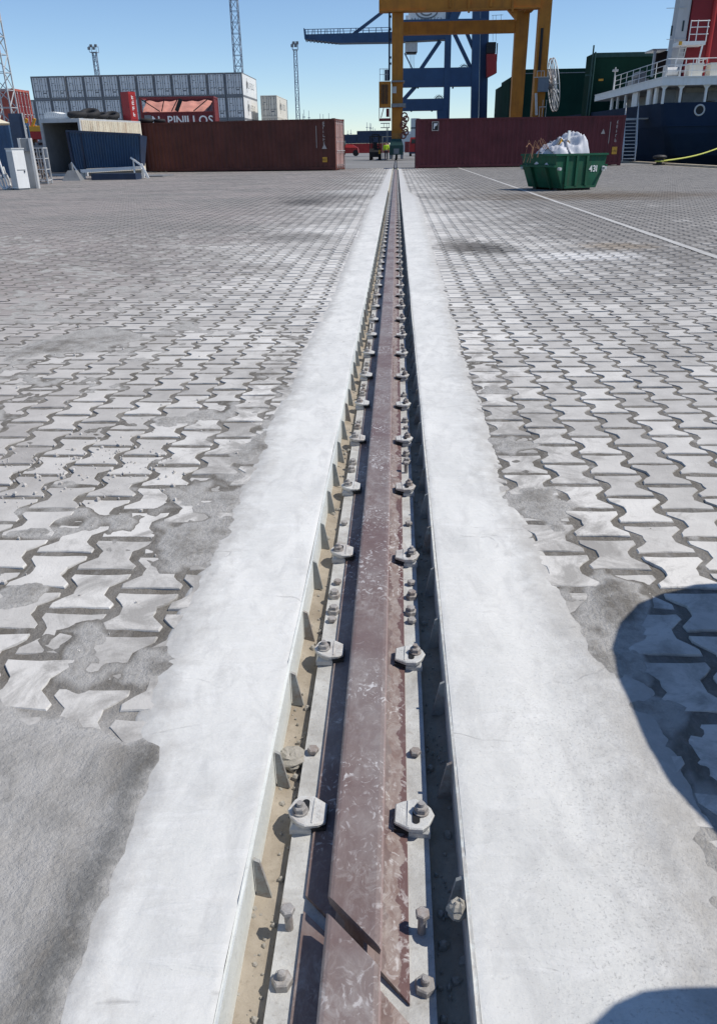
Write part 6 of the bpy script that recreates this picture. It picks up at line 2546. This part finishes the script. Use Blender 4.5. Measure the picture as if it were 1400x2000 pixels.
# ------------------------------------------------------------------ PERSON
def skin_body(name, verts, edges, radii, mat, parent, root=0, sub=2):
    me = bpy.data.meshes.new(name)
    me.from_pydata(verts, edges, [])
    o = bpy.data.objects.new(name, me)
    COL.objects.link(o)
    md = o.modifiers.new('s', 'SKIN')
    o.modifiers.new('u', 'SUBSURF').levels = sub
    for i, r_ in enumerate(radii):
        sv = me.skin_vertices[0].data[i]
        sv.radius = r_ if isinstance(r_, tuple) else (r_, r_)
        sv.use_root = (i == root)
    dg = bpy.context.evaluated_depsgraph_get()
    m2 = bpy.data.meshes.new_from_object(o.evaluated_get(dg))
    bpy.data.objects.remove(o)
    m2.materials.clear()
    m2.materials.append(mat)
    m2.polygons.foreach_set('use_smooth', [True] * len(m2.polygons))
    r = link(bpy.data.objects.new(name, m2))
    adopt(r, parent)
    return r


pp = at(754, 312, 86.0)
pe = thing('person', 'person in a bright yellow jacket and dark trousers walking away beside the forklift', 'person', (pp.x, 86.0, 0))
# body (skin): one continuous figure
V = [(0, 0, .94), (0, 0, 1.12), (0, -.01, 1.32), (0, 0, 1.47), (0, .02, 1.56), (0, .03, 1.66), (0, .03, 1.73),
     (-.10, 0, .88), (-.11, .06, .50), (-.11, .0, .09), (-.11, .13, .04),
     (.10, 0, .88), (.11, .02, .50), (.11, -.10, .10), (.11, .04, .04),
     (-.19, 0, 1.42), (-.25, .0, 1.16), (-.25, .10, .93), (-.25, .13, .84), (.19, 0, 1.42), (.26, .0, 1.16), (.25, .10, .95), (.25, .13, .86)]
E_ = [(0, 1), (1, 2), (2, 3), (3, 4), (4, 5), (5, 6), (0, 7), (7, 8), (8, 9), (9, 10), (0, 11), (11, 12), (12, 13), (13, 14), (3, 15), (15, 16), (16, 17), (17, 18), (3, 19), (19, 20), (20, 21), (21, 22)]
R_ = [(.15, .11), (.14, .10), (.16, .11), (.12, .09), .055, (.085, .10), (.07, .085), .09, .06, .042, .04, .09, .06, .042, .04, .06, .047, .036, .038, .06, .047, .036, .038]
skin_body('body', V, E_, R_, M_SKIN, pe)
jr = [(.175, .135), (.165, .125), (.185, .135), (.14, .11)]
skin_body('jacket', [V[i] for i in (0, 1, 2, 3, 15, 16, 17, 19, 20, 21)], [(0, 1), (1, 2), (2, 3), (3, 4), (4, 5), (5, 6), (3, 7), (7, 8), (8, 9)], jr + [.08, .066, .056, .08, .066, .056], M_HIVIS, pe)
skin_body('trousers', [(0, 0, .98)] + [V[i] for i in (7, 8, 9, 11, 12, 13)], [(0, 1), (1, 2), (2, 3), (0, 4), (4, 5), (5, 6)], [(.17, .13), .105, .078, .065, .105, .078, .065], M_TROUS, pe)
b = MB()
rings = []
for k in range(6):
    ph = k / 5 * math.pi / 2
    rings.append([(.105 * math.cos(ph) * math.cos(a), .03 + .118 * math.cos(ph) * math.sin(a), 1.68 + .10 * math.sin(ph)) for a in [q * math.pi / 8 for q in range(16)]])
b.loft(rings)
b.build('hair', M_BLACK, pe, smooth=True)
for sx, yy, zz in ((-.11, .06, 0), (.11, -.03, 0)):
    b = MB()
    b.loft([[(sx - .05, yy - .1, 0), (sx + .05, yy - .1, 0), (sx + .05, yy + .19, 0), (sx - .05, yy + .19, 0)], [(sx - .05, yy - .1, .08), (sx + .05, yy - .1, .08), (sx + .04, yy + .18, .05), (sx - .04, yy + .18, .05)]])
    b.build('shoe', M_BLACK, pe)

# ------------------------------------------------------------------ made-up bags out of view, added and shaped to cast the near shadows
def shadow_bag(loc, sx, sy, h, r, label, rz=0.0):
    t = thing('shadow_bag', label, 'bag', loc, 'unseen bags added for their shadows', rz)
    b = MB()

    def ring(z, ins):
        p = []
        rr_ = max(.03, r - ins)
        for cx0_, cy0_, a0 in ((sx / 2 - r, sy / 2 - r, 0), (-sx / 2 + r, sy / 2 - r, 90), (-sx / 2 + r, -sy / 2 + r, 180), (sx / 2 - r, -sy / 2 + r, 270)):
            for k in range(7):
                a = rad(a0 + k * 15)
                p.append((cx0_ + rr_ * math.cos(a), cy0_ + rr_ * math.sin(a), z))
        return p
    b.loft([ring(0, .04), ring(.08, 0), ring(h * .5, -.02), ring(h - .08, 0), ring(h - .02, .04), ring(h, .10)])
    b.build('bag_body', M_BAG, t, smooth=True)
    for s in (-1, 1):
        b = MB()
        b.tube([(s * sx * .32, -sy * .25, h - .01), (s * sx * .34, -sy * .1, h + .02), (s * sx * .34, sy * .1, h + .02), (s * sx * .32, sy * .25, h - .01)], .018, 6)
        b.build('loop', M_WHITE, t)
    return t


shadow_bag((1.20 + .53, 1.345, 0), 1.08, 1.10, .92, .43, 'unseen white bag added to cast the larger near shadow')
shadow_bag((.845 + .33, .395, 0), .66, .60, .90, .19, 'unseen slim white bag added to cast the smaller near shadow', rad(-14))
